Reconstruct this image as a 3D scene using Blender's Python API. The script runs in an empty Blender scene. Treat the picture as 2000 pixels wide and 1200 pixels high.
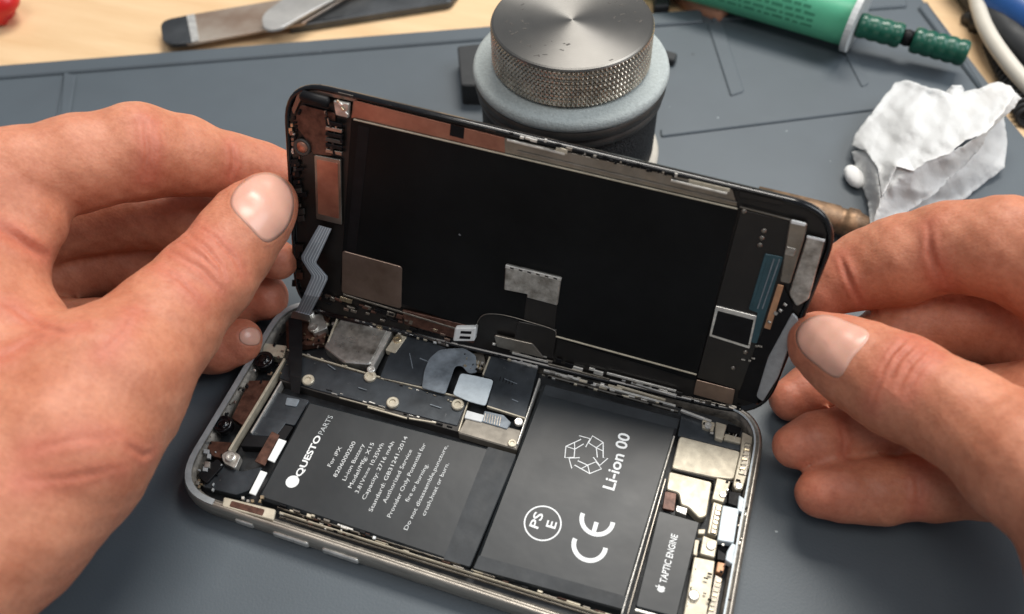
import bpy, bmesh, math, random
import numpy as np
from mathutils import Matrix, Vector
random.seed(7); np.random.seed(7)
MM = 0.001
D = bpy.data; SC = bpy.context.scene; COL = SC.collection

# ---------------------------------------------------------------- camera
CR = np.array([[0.94976004, -0.23002491, 0.21223669],
               [0.31198613, 0.7497867, -0.58351055],
               [-0.02491029, 0.6204099, 0.78388203]])
CP = np.array([121.257772, -66.1911799, 209.709900]); FPX = 1700.0
cd = D.cameras.new('camera'); cam = D.objects.new('camera', cd); COL.objects.link(cam)
m4 = Matrix([list(CR[i]) + [CP[i] * MM] for i in range(3)] + [[0, 0, 0, 1]])
cam.matrix_world = m4
cd.sensor_width = 36; cd.lens = FPX / 2000 * 36; cd.clip_start = 0.005; cd.clip_end = 20
cd.dof.use_dof = True; cd.dof.focus_distance = 0.238; cd.dof.aperture_fstop = 11
SC.camera = cam
# ---------------------------------------------------------------- world, lamps, exposure
W = D.worlds.new('World'); SC.world = W; W.use_nodes = True
bg = W.node_tree.nodes['Background']; bg.inputs[0].default_value = (0.80, 0.88, 1.0, 1); bg.inputs[1].default_value = 0.27
def area(name, loc, target, size, power, col, sy=None):
    l = D.lights.new(name, 'AREA'); l.energy = power; l.color = col; l.size = size
    if sy: l.shape = 'RECTANGLE'; l.size_y = sy
    o = D.objects.new(name, l); COL.objects.link(o); o.location = loc
    o.rotation_euler = (Vector(target) - Vector(loc)).to_track_quat('-Z', 'Y').to_euler()
area('ceiling_lamp', (0.10, 0.80, 1.15), (0.07, 0.05, 0), 0.7, 17, (1.0, 0.95, 0.88), 0.35)
area('window_light', (0.80, 0.30, 0.75), (0.07, 0.05, 0), 0.6, 6, (0.92, 0.96, 1.0), 0.6)
area('room_lamp', (0.05, -0.35, 1.30), (0.07, 0.05, 0), 0.6, 4.6, (1.0, 0.95, 0.9), 0.4)
SC.view_settings.view_transform = 'Standard'; SC.view_settings.look = 'None'
SC.view_settings.exposure = 0.0; SC.view_settings.gamma = 1.0; SC.view_settings.use_curve_mapping = False

# ---------------------------------------------------------------- projections (all in mm)
def ray(x, y):
    d = np.array([(x - 1000) / FPX, -(y - 600) / FPX, -1.0]); return CR @ d
def P(x, y, z=0.0):
    d = ray(x, y); return CP + d * ((z - CP[2]) / d[2])
def PD(x, y, dep): return CP + ray(x, y) * dep
def pix(w):
    q = (np.asarray(w) - CP) @ CR
    return np.array([1000 + FPX * q[..., 0] / -q[..., 2], 600 - FPX * q[..., 1] / -q[..., 2]]).T
SR = np.array([[0.99916569, 0.02629862, 0.03124595], [0.02158652, 0.30939471, -0.95068866], [-0.03466913, 0.95056999, 0.30856888]])
SO = np.array([2.30855542, 69.0780241, 5.19177748]) + SR[:, 2] * 3.5
def S(x, y, h=0.0):
    d = ray(x, y); n = SR[:, 2]; o = SO + n * h
    return CP + d * (((o - CP) @ n) / (d @ n))
UP = np.array([0, 0, 1.0]); SN = SR[:, 2]

# ---------------------------------------------------------------- materials
def mat(name, col, rough=0.5, metal=0.0, var=0.25, scale=150, bump=0.0, bscale=600, rvar=0.15, col2=None, detail=4, spec=None, stretch=None, **kw):
    m = D.materials.new(name); m.use_nodes = True; nt = m.node_tree; b = nt.nodes['Principled BSDF']
    tc = nt.nodes.new('ShaderNodeTexCoord'); src = tc.outputs['Object']
    if stretch:
        mp = nt.nodes.new('ShaderNodeMapping'); mp.inputs['Scale'].default_value = stretch
        nt.links.new(src, mp.inputs[0]); src = mp.outputs[0]
    n = nt.nodes.new('ShaderNodeTexNoise'); n.inputs['Scale'].default_value = scale; n.inputs['Detail'].default_value = detail
    n.inputs['Roughness'].default_value = 0.65
    nt.links.new(src, n.inputs['Vector'])
    r = nt.nodes.new('ShaderNodeValToRGB'); r.color_ramp.elements[0].position = 0.3; r.color_ramp.elements[1].position = 0.7
    c2 = col2 if col2 else [min(1, c * (1 + var)) for c in col]; c1 = [c * (1 - var) for c in col] if not col2 else col
    r.color_ramp.elements[0].color = (*c1, 1); r.color_ramp.elements[1].color = (*c2, 1)
    nt.links.new(n.outputs[0], r.inputs[0]); nt.links.new(r.outputs[0], b.inputs['Base Color'])
    b.inputs['Metallic'].default_value = metal
    mr = nt.nodes.new('ShaderNodeMapRange'); mr.inputs['To Min'].default_value = max(0.02, rough - rvar); mr.inputs['To Max'].default_value = min(1, rough + rvar)
    n2 = nt.nodes.new('ShaderNodeTexNoise'); n2.inputs['Scale'].default_value = scale * 2.3; n2.inputs['Detail'].default_value = 3
    nt.links.new(src, n2.inputs['Vector']); nt.links.new(n2.outputs[0], mr.inputs[0]); nt.links.new(mr.outputs[0], b.inputs['Roughness'])
    if bump:
        n3 = nt.nodes.new('ShaderNodeTexNoise'); n3.inputs['Scale'].default_value = bscale; n3.inputs['Detail'].default_value = 3
        nt.links.new(src, n3.inputs['Vector'])
        bp = nt.nodes.new('ShaderNodeBump'); bp.inputs['Strength'].default_value = 1.0; bp.inputs['Distance'].default_value = bump * MM
        nt.links.new(n3.outputs[0], bp.inputs['Height']); nt.links.new(bp.outputs[0], b.inputs['Normal'])
    if spec is not None: b.inputs['Specular IOR Level'].default_value = spec
    for k, v in kw.items(): b.inputs[k].default_value = v
    m['b'] = b.name
    return m
M = {}
M['mat'] = mat('silicone_mat', (0.080, 0.099, 0.115), 0.5, var=0.10, scale=14, bump=0.05, bscale=1500, rvar=0.06)
M['frame'] = mat('brushed_steel_frame', (0.42, 0.385, 0.335), 0.40, 0.8, var=0.3, scale=90, rvar=0.1, stretch=(1, 8, 8), bump=0.02)
M['rim'] = mat('grey_plastic_rim', (0.36, 0.38, 0.39), 0.45, 0.2, var=0.2, scale=250)
M['floor'] = mat('dark_backplate', (0.035, 0.038, 0.042), 0.45, 0.3, var=0.5, scale=200)
M['batt'] = mat('battery_film', (0.014, 0.0175, 0.0205), 0.40, var=0.25, scale=40, bump=0.12, bscale=70, rvar=0.07)
M['tape'] = mat('battery_tape', (0.026, 0.030, 0.034), 0.5, var=0.35, scale=90, bump=0.12, bscale=160, rvar=0.14, spec=0.35)
M['slate'] = mat('slate_shield', (0.040, 0.047, 0.055), 0.38, 0.4, var=0.4, scale=110, rvar=0.18, bump=0.08, bscale=130)
M['slate2'] = mat('grey_ribbon', (0.19, 0.22, 0.25), 0.4, 0.3, var=0.45, scale=160, bump=0.05, bscale=300)
M['black'] = mat('black_plastic', (0.006, 0.006, 0.007), 0.5, var=0.3, scale=300, spec=0.2)
M['blackgloss'] = mat('black_gloss', (0.004, 0.004, 0.005), 0.12, var=0.3, scale=300, rvar=0.04)
M['lcd'] = mat('matte_black_foil', (0.0055, 0.006, 0.0065), 0.40, var=0.4, scale=40, bump=0.16, bscale=45, rvar=0.15, spec=0.14)
M['ribbon'] = mat('silver_blue_ribbon', (0.30, 0.35, 0.40), 0.36, 0.3, var=0.2, scale=90)
M['lcd2'] = mat('matte_black_fold', (0.009, 0.010, 0.011), 0.35, var=0.3, scale=40)
M['silver'] = mat('bright_metal', (0.78, 0.76, 0.71), 0.34, 0.7, var=0.25, scale=300, bump=0.04, bscale=900)
M['shield'] = mat('polished_shield_reflection', (0.16, 0.145, 0.12), 0.32, 0.85, scale=150, rvar=0.2, col2=(0.86, 0.84, 0.78), bump=0.05, bscale=400)  # dark blotches in the colour paint a blurred reflection on the metal
M['grunge'] = mat('stained_metal', (0.22, 0.20, 0.17), 0.4, 0.8, scale=260, rvar=0.2, col2=(0.75, 0.73, 0.68), bump=0.06, bscale=700)
M['plate'] = mat('dull_steel_plate', (0.20, 0.18, 0.155), 0.33, 0.9, scale=110, rvar=0.12, col2=(0.36, 0.33, 0.29))
M['cream'] = mat('cream_nickel', (0.44, 0.39, 0.30), 0.42, 0.35, scale=240, col2=(0.68, 0.62, 0.49), rvar=0.1, bump=0.03, bscale=500)
M['white'] = mat('white_sticker', (0.80, 0.82, 0.81), 0.5, var=0.06, scale=300)
M['ice'] = mat('pale_blue_plastic', (0.55, 0.62, 0.66), 0.4, 0.1, var=0.12, scale=300)
M['brown'] = mat('brown_copper_flex', (0.045, 0.018, 0.012), 0.4, 0.35, scale=420, col2=(0.15, 0.07, 0.048))
M['darkbrown'] = mat('dark_brown_flex', (0.010, 0.0085, 0.0075), 0.40, var=0.35, scale=150)
M['copper'] = mat('copper_and_hand_reflection', (0.30, 0.125, 0.085), 0.36, 0.7, scale=90, col2=(0.52, 0.255, 0.175), rvar=0.08)  # copper parts, and the hand's reflection painted on the screen's edge plate
M['copperdim'] = mat('dim_copper_foil', (0.18, 0.125, 0.095), 0.36, 0.8, scale=90, col2=(0.30, 0.22, 0.18), rvar=0.08)
M['orange'] = mat('orange_contact', (0.50, 0.27, 0.15), 0.45, 0.3, var=0.2, scale=300)
M['teal'] = mat('teal_flex', (0.035, 0.085, 0.105), 0.35, 0.2, var=0.2, scale=300)
M['ink'] = mat('white_ink', (0.78, 0.80, 0.80), 0.5, var=0.05, scale=500)
M['inksoft'] = mat('worn_white_ink', (0.60, 0.62, 0.62), 0.5, var=0.15, scale=900)
M['inkdim'] = mat('grey_ink', (0.42, 0.45, 0.46), 0.5, var=0.25, scale=700)
M['champagne'] = mat('dull_champagne_metal', (0.30, 0.27, 0.225), 0.5, 0.35, var=0.2, scale=260)
M['lining'] = mat('dark_frame_lining', (0.05, 0.048, 0.045), 0.5, 0.3, scale=350, col2=(0.26, 0.235, 0.20))
M['brass'] = mat('gold_screw', (0.62, 0.52, 0.36), 0.3, 0.9, var=0.25, scale=500)
M['wood'] = mat('birch_table', (0.68, 0.45, 0.24), 0.5, scale=16, col2=(0.78, 0.56, 0.33), stretch=(1, 7, 3), rvar=0.08, detail=6)
M['lidtop'] = mat('turned_steel', (0.185, 0.18, 0.17), 0.42, 1.0, var=0.07, scale=60, rvar=0.04)
M['knurl'] = mat('knurled_steel', (0.62, 0.56, 0.47), 0.28, 1.0, var=0.3, scale=200)
M['foam'] = mat('pale_grey_foam', (0.38, 0.42, 0.415), 0.85, var=0.14, scale=900, bump=0.25, bscale=1500)
M['dullmetal'] = mat('dark_dull_metal', (0.06, 0.055, 0.05), 0.5, 0.4, var=0.3, scale=120)
M['fabric'] = mat('black_textured_body', (0.006, 0.006, 0.007), 0.5, 0.0, var=0.7, scale=900, bump=0.9, bscale=1300, spec=0.3)
M['ivory'] = mat('ivory_plastic', (0.55, 0.51, 0.44), 0.5, var=0.1, scale=80)
M['mint'] = mat('mint_green_barrel', (0.13, 0.56, 0.33), 0.35, var=0.08, scale=30, spec=0.5)
M['green'] = mat('dark_green_plunger', (0.006, 0.085, 0.052), 0.3, var=0.2, scale=60)
M['greenink'] = mat('green_label_ink', (0.055, 0.30, 0.17), 0.5, var=0.1, scale=60)
M['flange'] = mat('frosted_flange', (0.50, 0.52, 0.52), 0.45, var=0.08, scale=60)
M['tissue'] = mat('tissue_paper', (0.88, 0.885, 0.87), 0.9, var=0.01, scale=100, bump=0.06, bscale=1200, **{'Subsurface Weight': 0.5, 'Subsurface Scale': 0.003, 'Subsurface Radius': (1, 1, 1)})
M['tweez'] = mat('stained_tool_steel', (0.24, 0.15, 0.10), 0.4, 0.45, scale=28, col2=(0.44, 0.39, 0.33))
M['steel'] = mat('tool_steel', (0.42, 0.41, 0.39), 0.42, 0.5, var=0.2, scale=40)
M['darksteel'] = mat('dark_tool_steel', (0.07, 0.075, 0.08), 0.4, 0.6, var=0.4, scale=40)
M['red'] = mat('red_plastic', (0.50, 0.012, 0.012), 0.35, var=0.2, scale=50)
M['blue'] = mat('blue_grip', (0.015, 0.085, 0.29), 0.45, var=0.1, scale=50)
M['rubber'] = mat('black_rubber', (0.016, 0.018, 0.020), 0.6, var=0.3, scale=80)
M['whitecable'] = mat('off_white_cable', (0.62, 0.58, 0.50), 0.45, var=0.08, scale=50)
M['tipmetal'] = mat('tarnished_brass', (0.07, 0.045, 0.03), 0.5, 0.6, scale=160, col2=(0.42, 0.26, 0.15))
M['terracotta'] = mat('orange_brown_sleeve', (0.42, 0.20, 0.12), 0.5, var=0.2, scale=60)
M['nail'] = mat('fingernail', (0.68, 0.375, 0.285), 0.30, var=0.04, scale=120, rvar=0.05, **{'Subsurface Weight': 0.3, 'Subsurface Scale': 0.001})

# skin: blotchy, wrinkled, translucent
def skin(name):
    m = D.materials.new(name); m.use_nodes = True; nt = m.node_tree; b = nt.nodes['Principled BSDF']; L = nt.links.new
    tc = nt.nodes.new('ShaderNodeTexCoord')
    def noise(sc, det=4, st=None, rough=0.6):
        n = nt.nodes.new('ShaderNodeTexNoise'); n.inputs['Scale'].default_value = sc; n.inputs['Detail'].default_value = det; n.inputs['Roughness'].default_value = rough
        if st:
            mp = nt.nodes.new('ShaderNodeMapping'); mp.inputs['Scale'].default_value = st; mp.inputs['Rotation'].default_value = (0.3, 0.4, 0.6)
            L(tc.outputs['Object'], mp.inputs[0]); L(mp.outputs[0], n.inputs['Vector'])
        else: L(tc.outputs['Object'], n.inputs['Vector'])
        return n
    n1 = noise(75, 7, None, 0.72); r1 = nt.nodes.new('ShaderNodeValToRGB')
    e = r1.color_ramp.elements; e[0].position = 0.32; e[0].color = (0.485, 0.170, 0.092, 1); e[1].position = 0.68; e[1].color = (0.65, 0.283, 0.170, 1)
    L(n1.outputs[0], r1.inputs[0])
    n2 = noise(700, 3); r2 = nt.nodes.new('ShaderNodeValToRGB'); e = r2.color_ramp.elements
    e[0].position = 0.3; e[0].color = (0.86, 0.80, 0.78, 1); e[1].position = 0.6; e[1].color = (1, 1, 1, 1); L(n2.outputs[0], r2.inputs[0])
    mx = nt.nodes.new('ShaderNodeMix'); mx.data_type = 'RGBA'; mx.blend_type = 'MULTIPLY'; mx.inputs[0].default_value = 0.8
    at = nt.nodes.new('ShaderNodeAttribute'); at.attribute_name = 'flush'
    fl = nt.nodes.new('ShaderNodeMix'); fl.data_type = 'RGBA'; fl.inputs[7].default_value = (0.53, 0.140, 0.092, 1)
    fm = nt.nodes.new('ShaderNodeMath'); fm.operation = 'MULTIPLY'; fm.inputs[1].default_value = 0.6; L(at.outputs['Fac'], fm.inputs[0])
    L(fm.outputs[0], fl.inputs[0]); L(r1.outputs[0], fl.inputs[6]); L(fl.outputs[2], mx.inputs[6]); L(r2.outputs[0], mx.inputs[7]); L(mx.outputs[2], b.inputs['Base Color'])
    b.inputs['Subsurface Weight'].default_value = 0.35; b.inputs['Subsurface Radius'].default_value = (1.0, 0.35, 0.2); b.inputs['Subsurface Scale'].default_value = 0.0022
    n3 = noise(380, 5, (1, 2.2, 0.8)); v = nt.nodes.new('ShaderNodeTexVoronoi'); v.inputs['Scale'].default_value = 1300; L(tc.outputs['Object'], v.inputs['Vector'])
    ad = nt.nodes.new('ShaderNodeMath'); ad.operation = 'MULTIPLY_ADD'; L(v.outputs[0], ad.inputs[0]); ad.inputs[1].default_value = 0.35; L(n3.outputs[0], ad.inputs[2])
    bp = nt.nodes.new('ShaderNodeBump'); bp.inputs['Distance'].default_value = 0.00016; bp.inputs['Strength'].default_value = 0.8
    L(ad.outputs[0], bp.inputs['Height']); L(bp.outputs[0], b.inputs['Normal'])
    mr = nt.nodes.new('ShaderNodeMapRange'); mr.inputs[3].default_value = 0.42; mr.inputs[4].default_value = 0.62; L(n3.outputs[0], mr.inputs[0]); L(mr.outputs[0], b.inputs['Roughness'])
    b.inputs['Specular IOR Level'].default_value = 0.4
    return m
M['skin'] = skin('skin')
# dust specks and lint lying on surfaces
def dust(key, scale, dens, rad, col):
    nt = M[key].node_tree; b = nt.nodes['Principled BSDF']; tc = nt.nodes.new('ShaderNodeTexCoord')
    v = nt.nodes.new('ShaderNodeTexVoronoi'); v.inputs['Scale'].default_value = scale; wn = nt.nodes.new('ShaderNodeTexNoise'); wn.inputs['Scale'].default_value = scale * 6
    ad = nt.nodes.new('ShaderNodeMix'); ad.data_type = 'VECTOR'; ad.inputs[0].default_value = 0.0006 * scale / 100
    nt.links.new(tc.outputs['Object'], ad.inputs[4]); nt.links.new(wn.outputs['Color'], ad.inputs[5]); nt.links.new(tc.outputs['Object'], wn.inputs['Vector']); nt.links.new(ad.outputs[1], v.inputs['Vector'])
    sz = nt.nodes.new('ShaderNodeSeparateColor'); nt.links.new(v.outputs['Color'], sz.inputs[0])
    p2 = nt.nodes.new('ShaderNodeMath'); p2.operation = 'MULTIPLY_ADD'; nt.links.new(sz.outputs[0], p2.inputs[0]); p2.inputs[1].default_value = rad / dens; p2.inputs[2].default_value = rad - rad / dens
    ls = nt.nodes.new('ShaderNodeMath'); ls.operation = 'LESS_THAN'; nt.links.new(v.outputs['Distance'], ls.inputs[0]); nt.links.new(p2.outputs[0], ls.inputs[1])
    old = b.inputs['Base Color'].links[0].from_socket; mx = nt.nodes.new('ShaderNodeMix'); mx.data_type = 'RGBA'; mx.inputs[7].default_value = (*col, 1)
    nt.links.new(ls.outputs[0], mx.inputs[0]); nt.links.new(old, mx.inputs[6]); nt.links.new(mx.outputs[2], b.inputs['Base Color'])
dust('skin', 75, 0.25, 0.055, (0.36, 0.10, 0.055)); dust('mat', 120, 0.5, 0.045, (0.30, 0.34, 0.36)); dust('mat', 60, 0.3, 0.03, (0.02, 0.02, 0.02)); dust('lcd', 150, 0.4, 0.05, (0.16, 0.17, 0.18)); dust('batt', 130, 0.3, 0.04, (0.15, 0.15, 0.15)); dust('slate', 400, 0.4, 0.09, (0.2, 0.2, 0.2))
for k_ in ('cream', 'champagne', 'grunge', 'plate', 'brown', 'rim'): dust(k_, 900, 0.5, 0.22, (0.03, 0.025, 0.02))
# radial turning marks on the lid
nt = M['lidtop'].node_tree; b = nt.nodes['Principled BSDF']
tg = nt.nodes.new('ShaderNodeTangent'); tg.direction_type = 'RADIAL'; tg.axis = 'Z'
b.inputs['Anisotropic'].default_value = 0.75; b.inputs['Anisotropic Rotation'].default_value = 0.25; nt.links.new(tg.outputs[0], b.inputs['Tangent'])

# ---------------------------------------------------------------- object helpers
def root_empty(name, label, cat, loc, group=None):
    o = D.objects.new(name, None); COL.objects.link(o); o.empty_display_size = 0.01
    o.location = [float(c) * MM for c in loc]; o['label'] = label; o['category'] = cat
    if group: o['group'] = group
    return o
def base_loc(parent):
    while parent is not None and parent.parent is not None: parent = parent.parent
    return np.array(parent.location) / MM if parent is not None else None
def fin(name, bm, m, parent=None, smooth=False, loc=None, label=None):
    """bmesh in world mm -> one mesh object"""
    me = D.meshes.new(name); 
    off = base_loc(parent) if parent is not None else (np.array(loc) if loc is not None else np.zeros(3))
    for v in bm.verts: v.co = (v.co - Vector(off)) * MM
    bm.normal_update(); bm.to_mesh(me); bm.free()
    for mm_ in (m if isinstance(m, (list, tuple)) else [m]): me.materials.append(mm_)
    if smooth:
        for p in me.polygons: p.use_smooth = True
    o = D.objects.new(name, me); COL.objects.link(o)
    if parent is not None: o.parent = parent
    elif loc is not None: o.location = [float(c) * MM for c in loc]
    if label: o['label'] = label
    return o
def tag(o, label, cat, group=None):
    o['label'] = label; o['category'] = cat
    if group: o['group'] = group
def frame_of(n):
    n = n / np.linalg.norm(n); a = np.array([1.0, 0, 0]) if abs(n[0]) < .9 else np.array([0, 1.0, 0])
    u = np.cross(a, n); u /= np.linalg.norm(u); return u, np.cross(n, u), n
def roundpoly(pts, r, seg=5):
    pts = [np.asarray(p, float) for p in pts]; out = []; n = len(pts)
    rr = r if isinstance(r, (list, tuple)) else [r] * n
    for i in range(n):
        a, b, c = pts[i - 1], pts[i], pts[(i + 1) % n]; R_ = rr[i]
        if R_ <= 0: out.append(b); continue
        d1 = a - b; d2 = c - b; l1 = np.linalg.norm(d1); l2 = np.linalg.norm(d2); t = min(R_, l1 * .48, l2 * .48)
        p0 = b + d1 / l1 * t; p1 = b + d2 / l2 * t
        for k in range(seg + 1):
            s = k / seg; out.append((1 - s) ** 2 * p0 + 2 * s * (1 - s) * b + s * s * p1)
    return out
def slab(bm, pts, n, th, bev=0.12):
    """pts: top outline in world mm; extruded down along -n by th"""
    n = np.asarray(n, float)
    if sum(np.cross(pts[i], pts[(i + 1) % len(pts)]) for i in range(len(pts))) @ n < 0: pts = pts[::-1]
    c = sum(pts) / len(pts)
    def inset(d):
        res = []; k = len(pts)
        for i in range(k):
            e1 = pts[i] - pts[i - 1]; e2 = pts[(i + 1) % k] - pts[i]
            t = e1 / (np.linalg.norm(e1) + 1e-9) + e2 / (np.linalg.norm(e2) + 1e-9)
            t /= (np.linalg.norm(t) + 1e-9); res.append(pts[i] + np.cross(n, t) * d)
        return res
    rings = [[p - n * th for p in pts], [p - n * bev for p in pts], inset(bev)] if bev > 0 else [[p - n * th for p in pts], list(pts)]
    vr = [[bm.verts.new(p) for p in r] for r in rings]
    k = len(pts)
    for a, b in zip(vr, vr[1:]):
        for i in range(k): bm.faces.new((a[i], a[(i + 1) % k], b[(i + 1) % k], b[i]))
    bm.faces.new(vr[-1]); bm.faces.new(vr[0][::-1])
def poly(name, px, z, th, m, parent, r=0.4, bev=0.12, label=None):
    bm = bmesh.new(); slab(bm, roundpoly([P(x, y, z) for x, y in px], r, 4) if r else [P(x, y, z) for x, y in px], UP, th, bev)
    return fin(name, bm, m, parent, label=label)
def spoly(name, px, h, th, m, parent, r=0.4, bev=0.1, label=None):
    bm = bmesh.new(); slab(bm, roundpoly([S(x, y, h) for x, y in px], r, 4) if r else [S(x, y, h) for x, y in px], SN, th, bev)
    return fin(name, bm, m, parent, label=label)
def strip(a, b, w):
    """pixel quad round the segment a-b, w px wide"""
    a = np.array(a, float); b = np.array(b, float); d = (b - a) / np.linalg.norm(b - a); n = np.array([-d[1], d[0]]) * w / 2
    return [a + n, b + n, b - n, a - n]
def ring_loft(bm, rings, close=True, cap0=False, cap1=False):
    vr = [[bm.verts.new(p) for p in r] for r in rings]
    k = len(vr[0])
    for a, b in zip(vr, vr[1:]):
        for i in range(k if close else k - 1): bm.faces.new((a[i], a[(i + 1) % k], b[(i + 1) % k], b[i]))
    if cap0: bm.faces.new(vr[0][::-1])
    if cap1: bm.faces.new(vr[-1])
    return vr
def lathe(bm, c, axis, prof, seg=64, cap0=True, cap1=True):
    u, v, n = frame_of(np.asarray(axis, float)); rings = []
    for r, h in prof:
        rings.append([c + n * h + (u * math.cos(t) + v * math.sin(t)) * r for t in np.linspace(0, 2 * math.pi, seg, endpoint=False)])
    ring_loft(bm, rings, True, cap0, cap1)
def tube(bm, pts, rad, seg=12, ell=1.0):
    pts = [np.asarray(p, float) for p in pts]; rings = []; n = len(pts); u = None
    for i in range(n):
        t = pts[min(i + 1, n - 1)] - pts[max(i - 1, 0)]; t /= np.linalg.norm(t)
        if u is None: u, v, _ = frame_of(t)
        else: u = u - t * (u @ t); u /= np.linalg.norm(u); v = np.cross(t, u)
        r = rad[i] if isinstance(rad, (list, tuple)) else rad
        rings.append([pts[i] + (u * math.cos(a) + v * math.sin(a) * ell) * r for a in np.linspace(0, 2 * math.pi, seg, endpoint=False)])
    ring_loft(bm, rings, True, True, True)
def smooth_path(pts, k=8):
    pts = [np.asarray(p, float) for p in pts]; out = []; e = [2 * pts[0] - pts[1]] + pts + [2 * pts[-1] - pts[-2]]
    for i in range(1, len(e) - 2):
        for s in np.linspace(0, 1, k, endpoint=False):
            a, b, c, d = e[i - 1:i + 3]
            out.append(.5 * ((2 * b) + (c - a) * s + (2 * a - 5 * b + 4 * c - d) * s * s + (3 * b - a - 3 * c + d) * s ** 3))
    out.append(pts[-1]); return out
def ribbon(name, edges, th, m, parent):
    """edges: list of (left, right) world points; a bent flat cable with thickness"""
    bm = bmesh.new(); rings = []; n = len(edges)
    for i, (l, r) in enumerate(edges):
        c0 = (edges[max(i - 1, 0)][0] + edges[max(i - 1, 0)][1]) / 2; c1 = (edges[min(i + 1, n - 1)][0] + edges[min(i + 1, n - 1)][1]) / 2
        nn = np.cross(r - l, c1 - c0); nn /= np.linalg.norm(nn) + 1e-9
        rings.append([l, r, r - nn * th, l - nn * th])
    ring_loft(bm, rings, True, True, True); bmesh.ops.recalc_face_normals(bm, faces=bm.faces)
    return fin(name, bm, m, parent)
def screw(parent, c, n, r=1.0, m='brass', h=0.5):
    bm = bmesh.new(); lathe(bm, c, n, [(r, -h), (r, h * .5), (r * .85, h * .8), (r * .5, h * .8), (r * .42, h * .2), (0.01, h * .2)], 18, True, False)
    return fin('screw', bm, M[m], parent)
def text(name, body, pa, pb, height, n, surf, m, parent, lift=0.03, bold=0.0):
    """lettering laid on a plane from baseline pixel pa to baseline pixel pb; surf maps pixel -> world"""
    a = surf(*pa); b = surf(*pb); d = b - a; L_ = np.linalg.norm(d); d /= L_; up = np.cross(n, d)
    cu = D.curves.new(name, 'FONT'); cu.body = body; cu.size = 1; cu.resolution_u = 3; cu.offset = bold
    t = D.objects.new(name, cu); COL.objects.link(t); dg = bpy.context.evaluated_depsgraph_get(); dg.update()
    me = D.meshes.new_from_object(t.evaluated_get(dg)); D.objects.remove(t)
    co = np.array([v.co[:] for v in me.vertices]); x0, x1 = co[:, 0].min(), co[:, 0].max()
    sx = L_ / (x1 - x0); sy = height / 0.69
    off = base_loc(parent)
    for i, v in enumerate(me.vertices):
        w = a + d * (co[i, 0] - x0) * sx + up * co[i, 1] * sy + n * lift; v.co = (w - off) * MM
    me.materials.append(m); o = D.objects.new(name, me); COL.objects.link(o); o.parent = parent; return o
def stroke(bm, pts, w, n, closed=False):
    pts = [np.asarray(p, float) for p in pts]; k = len(pts); L_, R_ = [], []
    for i in range(k):
        a = pts[(i - 1) % k] if (closed or i > 0) else pts[i]; b = pts[(i + 1) % k] if (closed or i < k - 1) else pts[i]
        t = (b - a) / (np.linalg.norm(b - a) + 1e-9); s = np.cross(n, t) * w / 2
        L_.append(bm.verts.new(pts[i] + s)); R_.append(bm.verts.new(pts[i] - s))
    for i in range(k if closed else k - 1):
        j = (i + 1) % k; bm.faces.new((L_[i], R_[i], R_[j], L_[j]))

# ================================================================ table, mat
bm = bmesh.new(); s = 900
slab(bm, [np.array(q, float) for q in [(-s, -s, -2.6), (s, -s, -2.6), (s, s * 1.5, -2.6), (-s, s * 1.5, -2.6)]], UP, 25, 1)
tb = fin('table', bm, M['wood']); tb['kind'] = 'structure'
matroot = root_empty('repair_mat', 'grey blue silicone work mat with moulded ridges lying under the opened phone', 'mat', (60, 100, -2.6))
A0 = P(-400, 165, 0); A1 = P(1380, 22, 0); A2 = P(1800, -8, 0); A3 = P(2090, 372, 0)
ed = [A0, A1, P(1560, -30, 0), A2, P(1905, 150, 0), A3, np.array([330, -10, 0.]), np.array([330, -260, 0.]), np.array([-330, -260, 0.])]
bm = bmesh.new(); slab(bm, roundpoly(ed, 4, 4), UP, 2.55, 0.7); fin('mat_sheet', bm, M['mat'], matroot)
def ridge(a, b, wpx, h=1.0):
    h *= .9
    bm = bmesh.new(); q = [P(x, y, 0) for x, y in strip(a, b, wpx)]
    slab(bm, [p + UP * h for p in roundpoly(q, 1.0, 3)], UP, h - 0.02, h * .55); return fin('raised_ridge', bm, M['mat'], matroot)
ridge((-300, 168), (1372, 34), 24, 1.3); ridge((138, 147), (96, 420), 26, 1.3)
ridge((1390, 32), (1770, 4), 24, 1.3); ridge((1395, 44), (1440, 185), 28, .7); ridge((1800, 12), (1935, 190), 20, 1.3)
ridge((1290, 262), (1760, 203), 15, .9); ridge((1655, 100), (1690, 168), 16, .5); ridge((-200, 420), (560, 350), 15, .9)

# ================================================================ phone housing
Z = 4.0
hr = root_empty('opened_phone', 'steel framed phone body lying open with black batteries and boards showing', 'phone', (72, 35, 0))
C4 = [P(329, 971.5, Z), P(1410, 1330, Z), P(1501, 810, Z), P(563, 583, Z)]
def outline(inset, z, r=13.5):
    c = sum(C4) / 4; pts = []
    for i in range(4):
        a, b, d = C4[i - 1], C4[i], C4[(i + 1) % 4]
        e1 = (b - a) / np.linalg.norm(b - a); e2 = (d - b) / np.linalg.norm(d - b)
        q = b + (e2 - e1) * inset; q = q.copy(); q[2] = z; pts.append(q)
    return roundpoly(pts, max(1, r - inset), 10)
bm = bmesh.new()
prof = [(1.6, 0.15), (0.55, 0.6), (0.12, 1.6), (0, 3.4), (0.15, 5.2), (0.5, 6.2), (0.9, 6.6), (1.35, 6.65), (1.5, 6.2), (2.05, 6.1), (2.2, 5.3), (2.9, 5.2), (3.0, 1.0)]
ring_loft(bm, [outline(i, z) for i, z in prof[:10]]); bmesh.ops.recalc_face_normals(bm, faces=bm.faces)
fin('frame', bm, M['frame'], hr, True)
bm = bmesh.new(); ring_loft(bm, [outline(i, z) for i, z in [(2.05, 6.05)] + prof[10:]]); bmesh.ops.recalc_face_normals(bm, faces=bm.faces)
fin('frame_lining', bm, M['lining'], hr, True)
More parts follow.
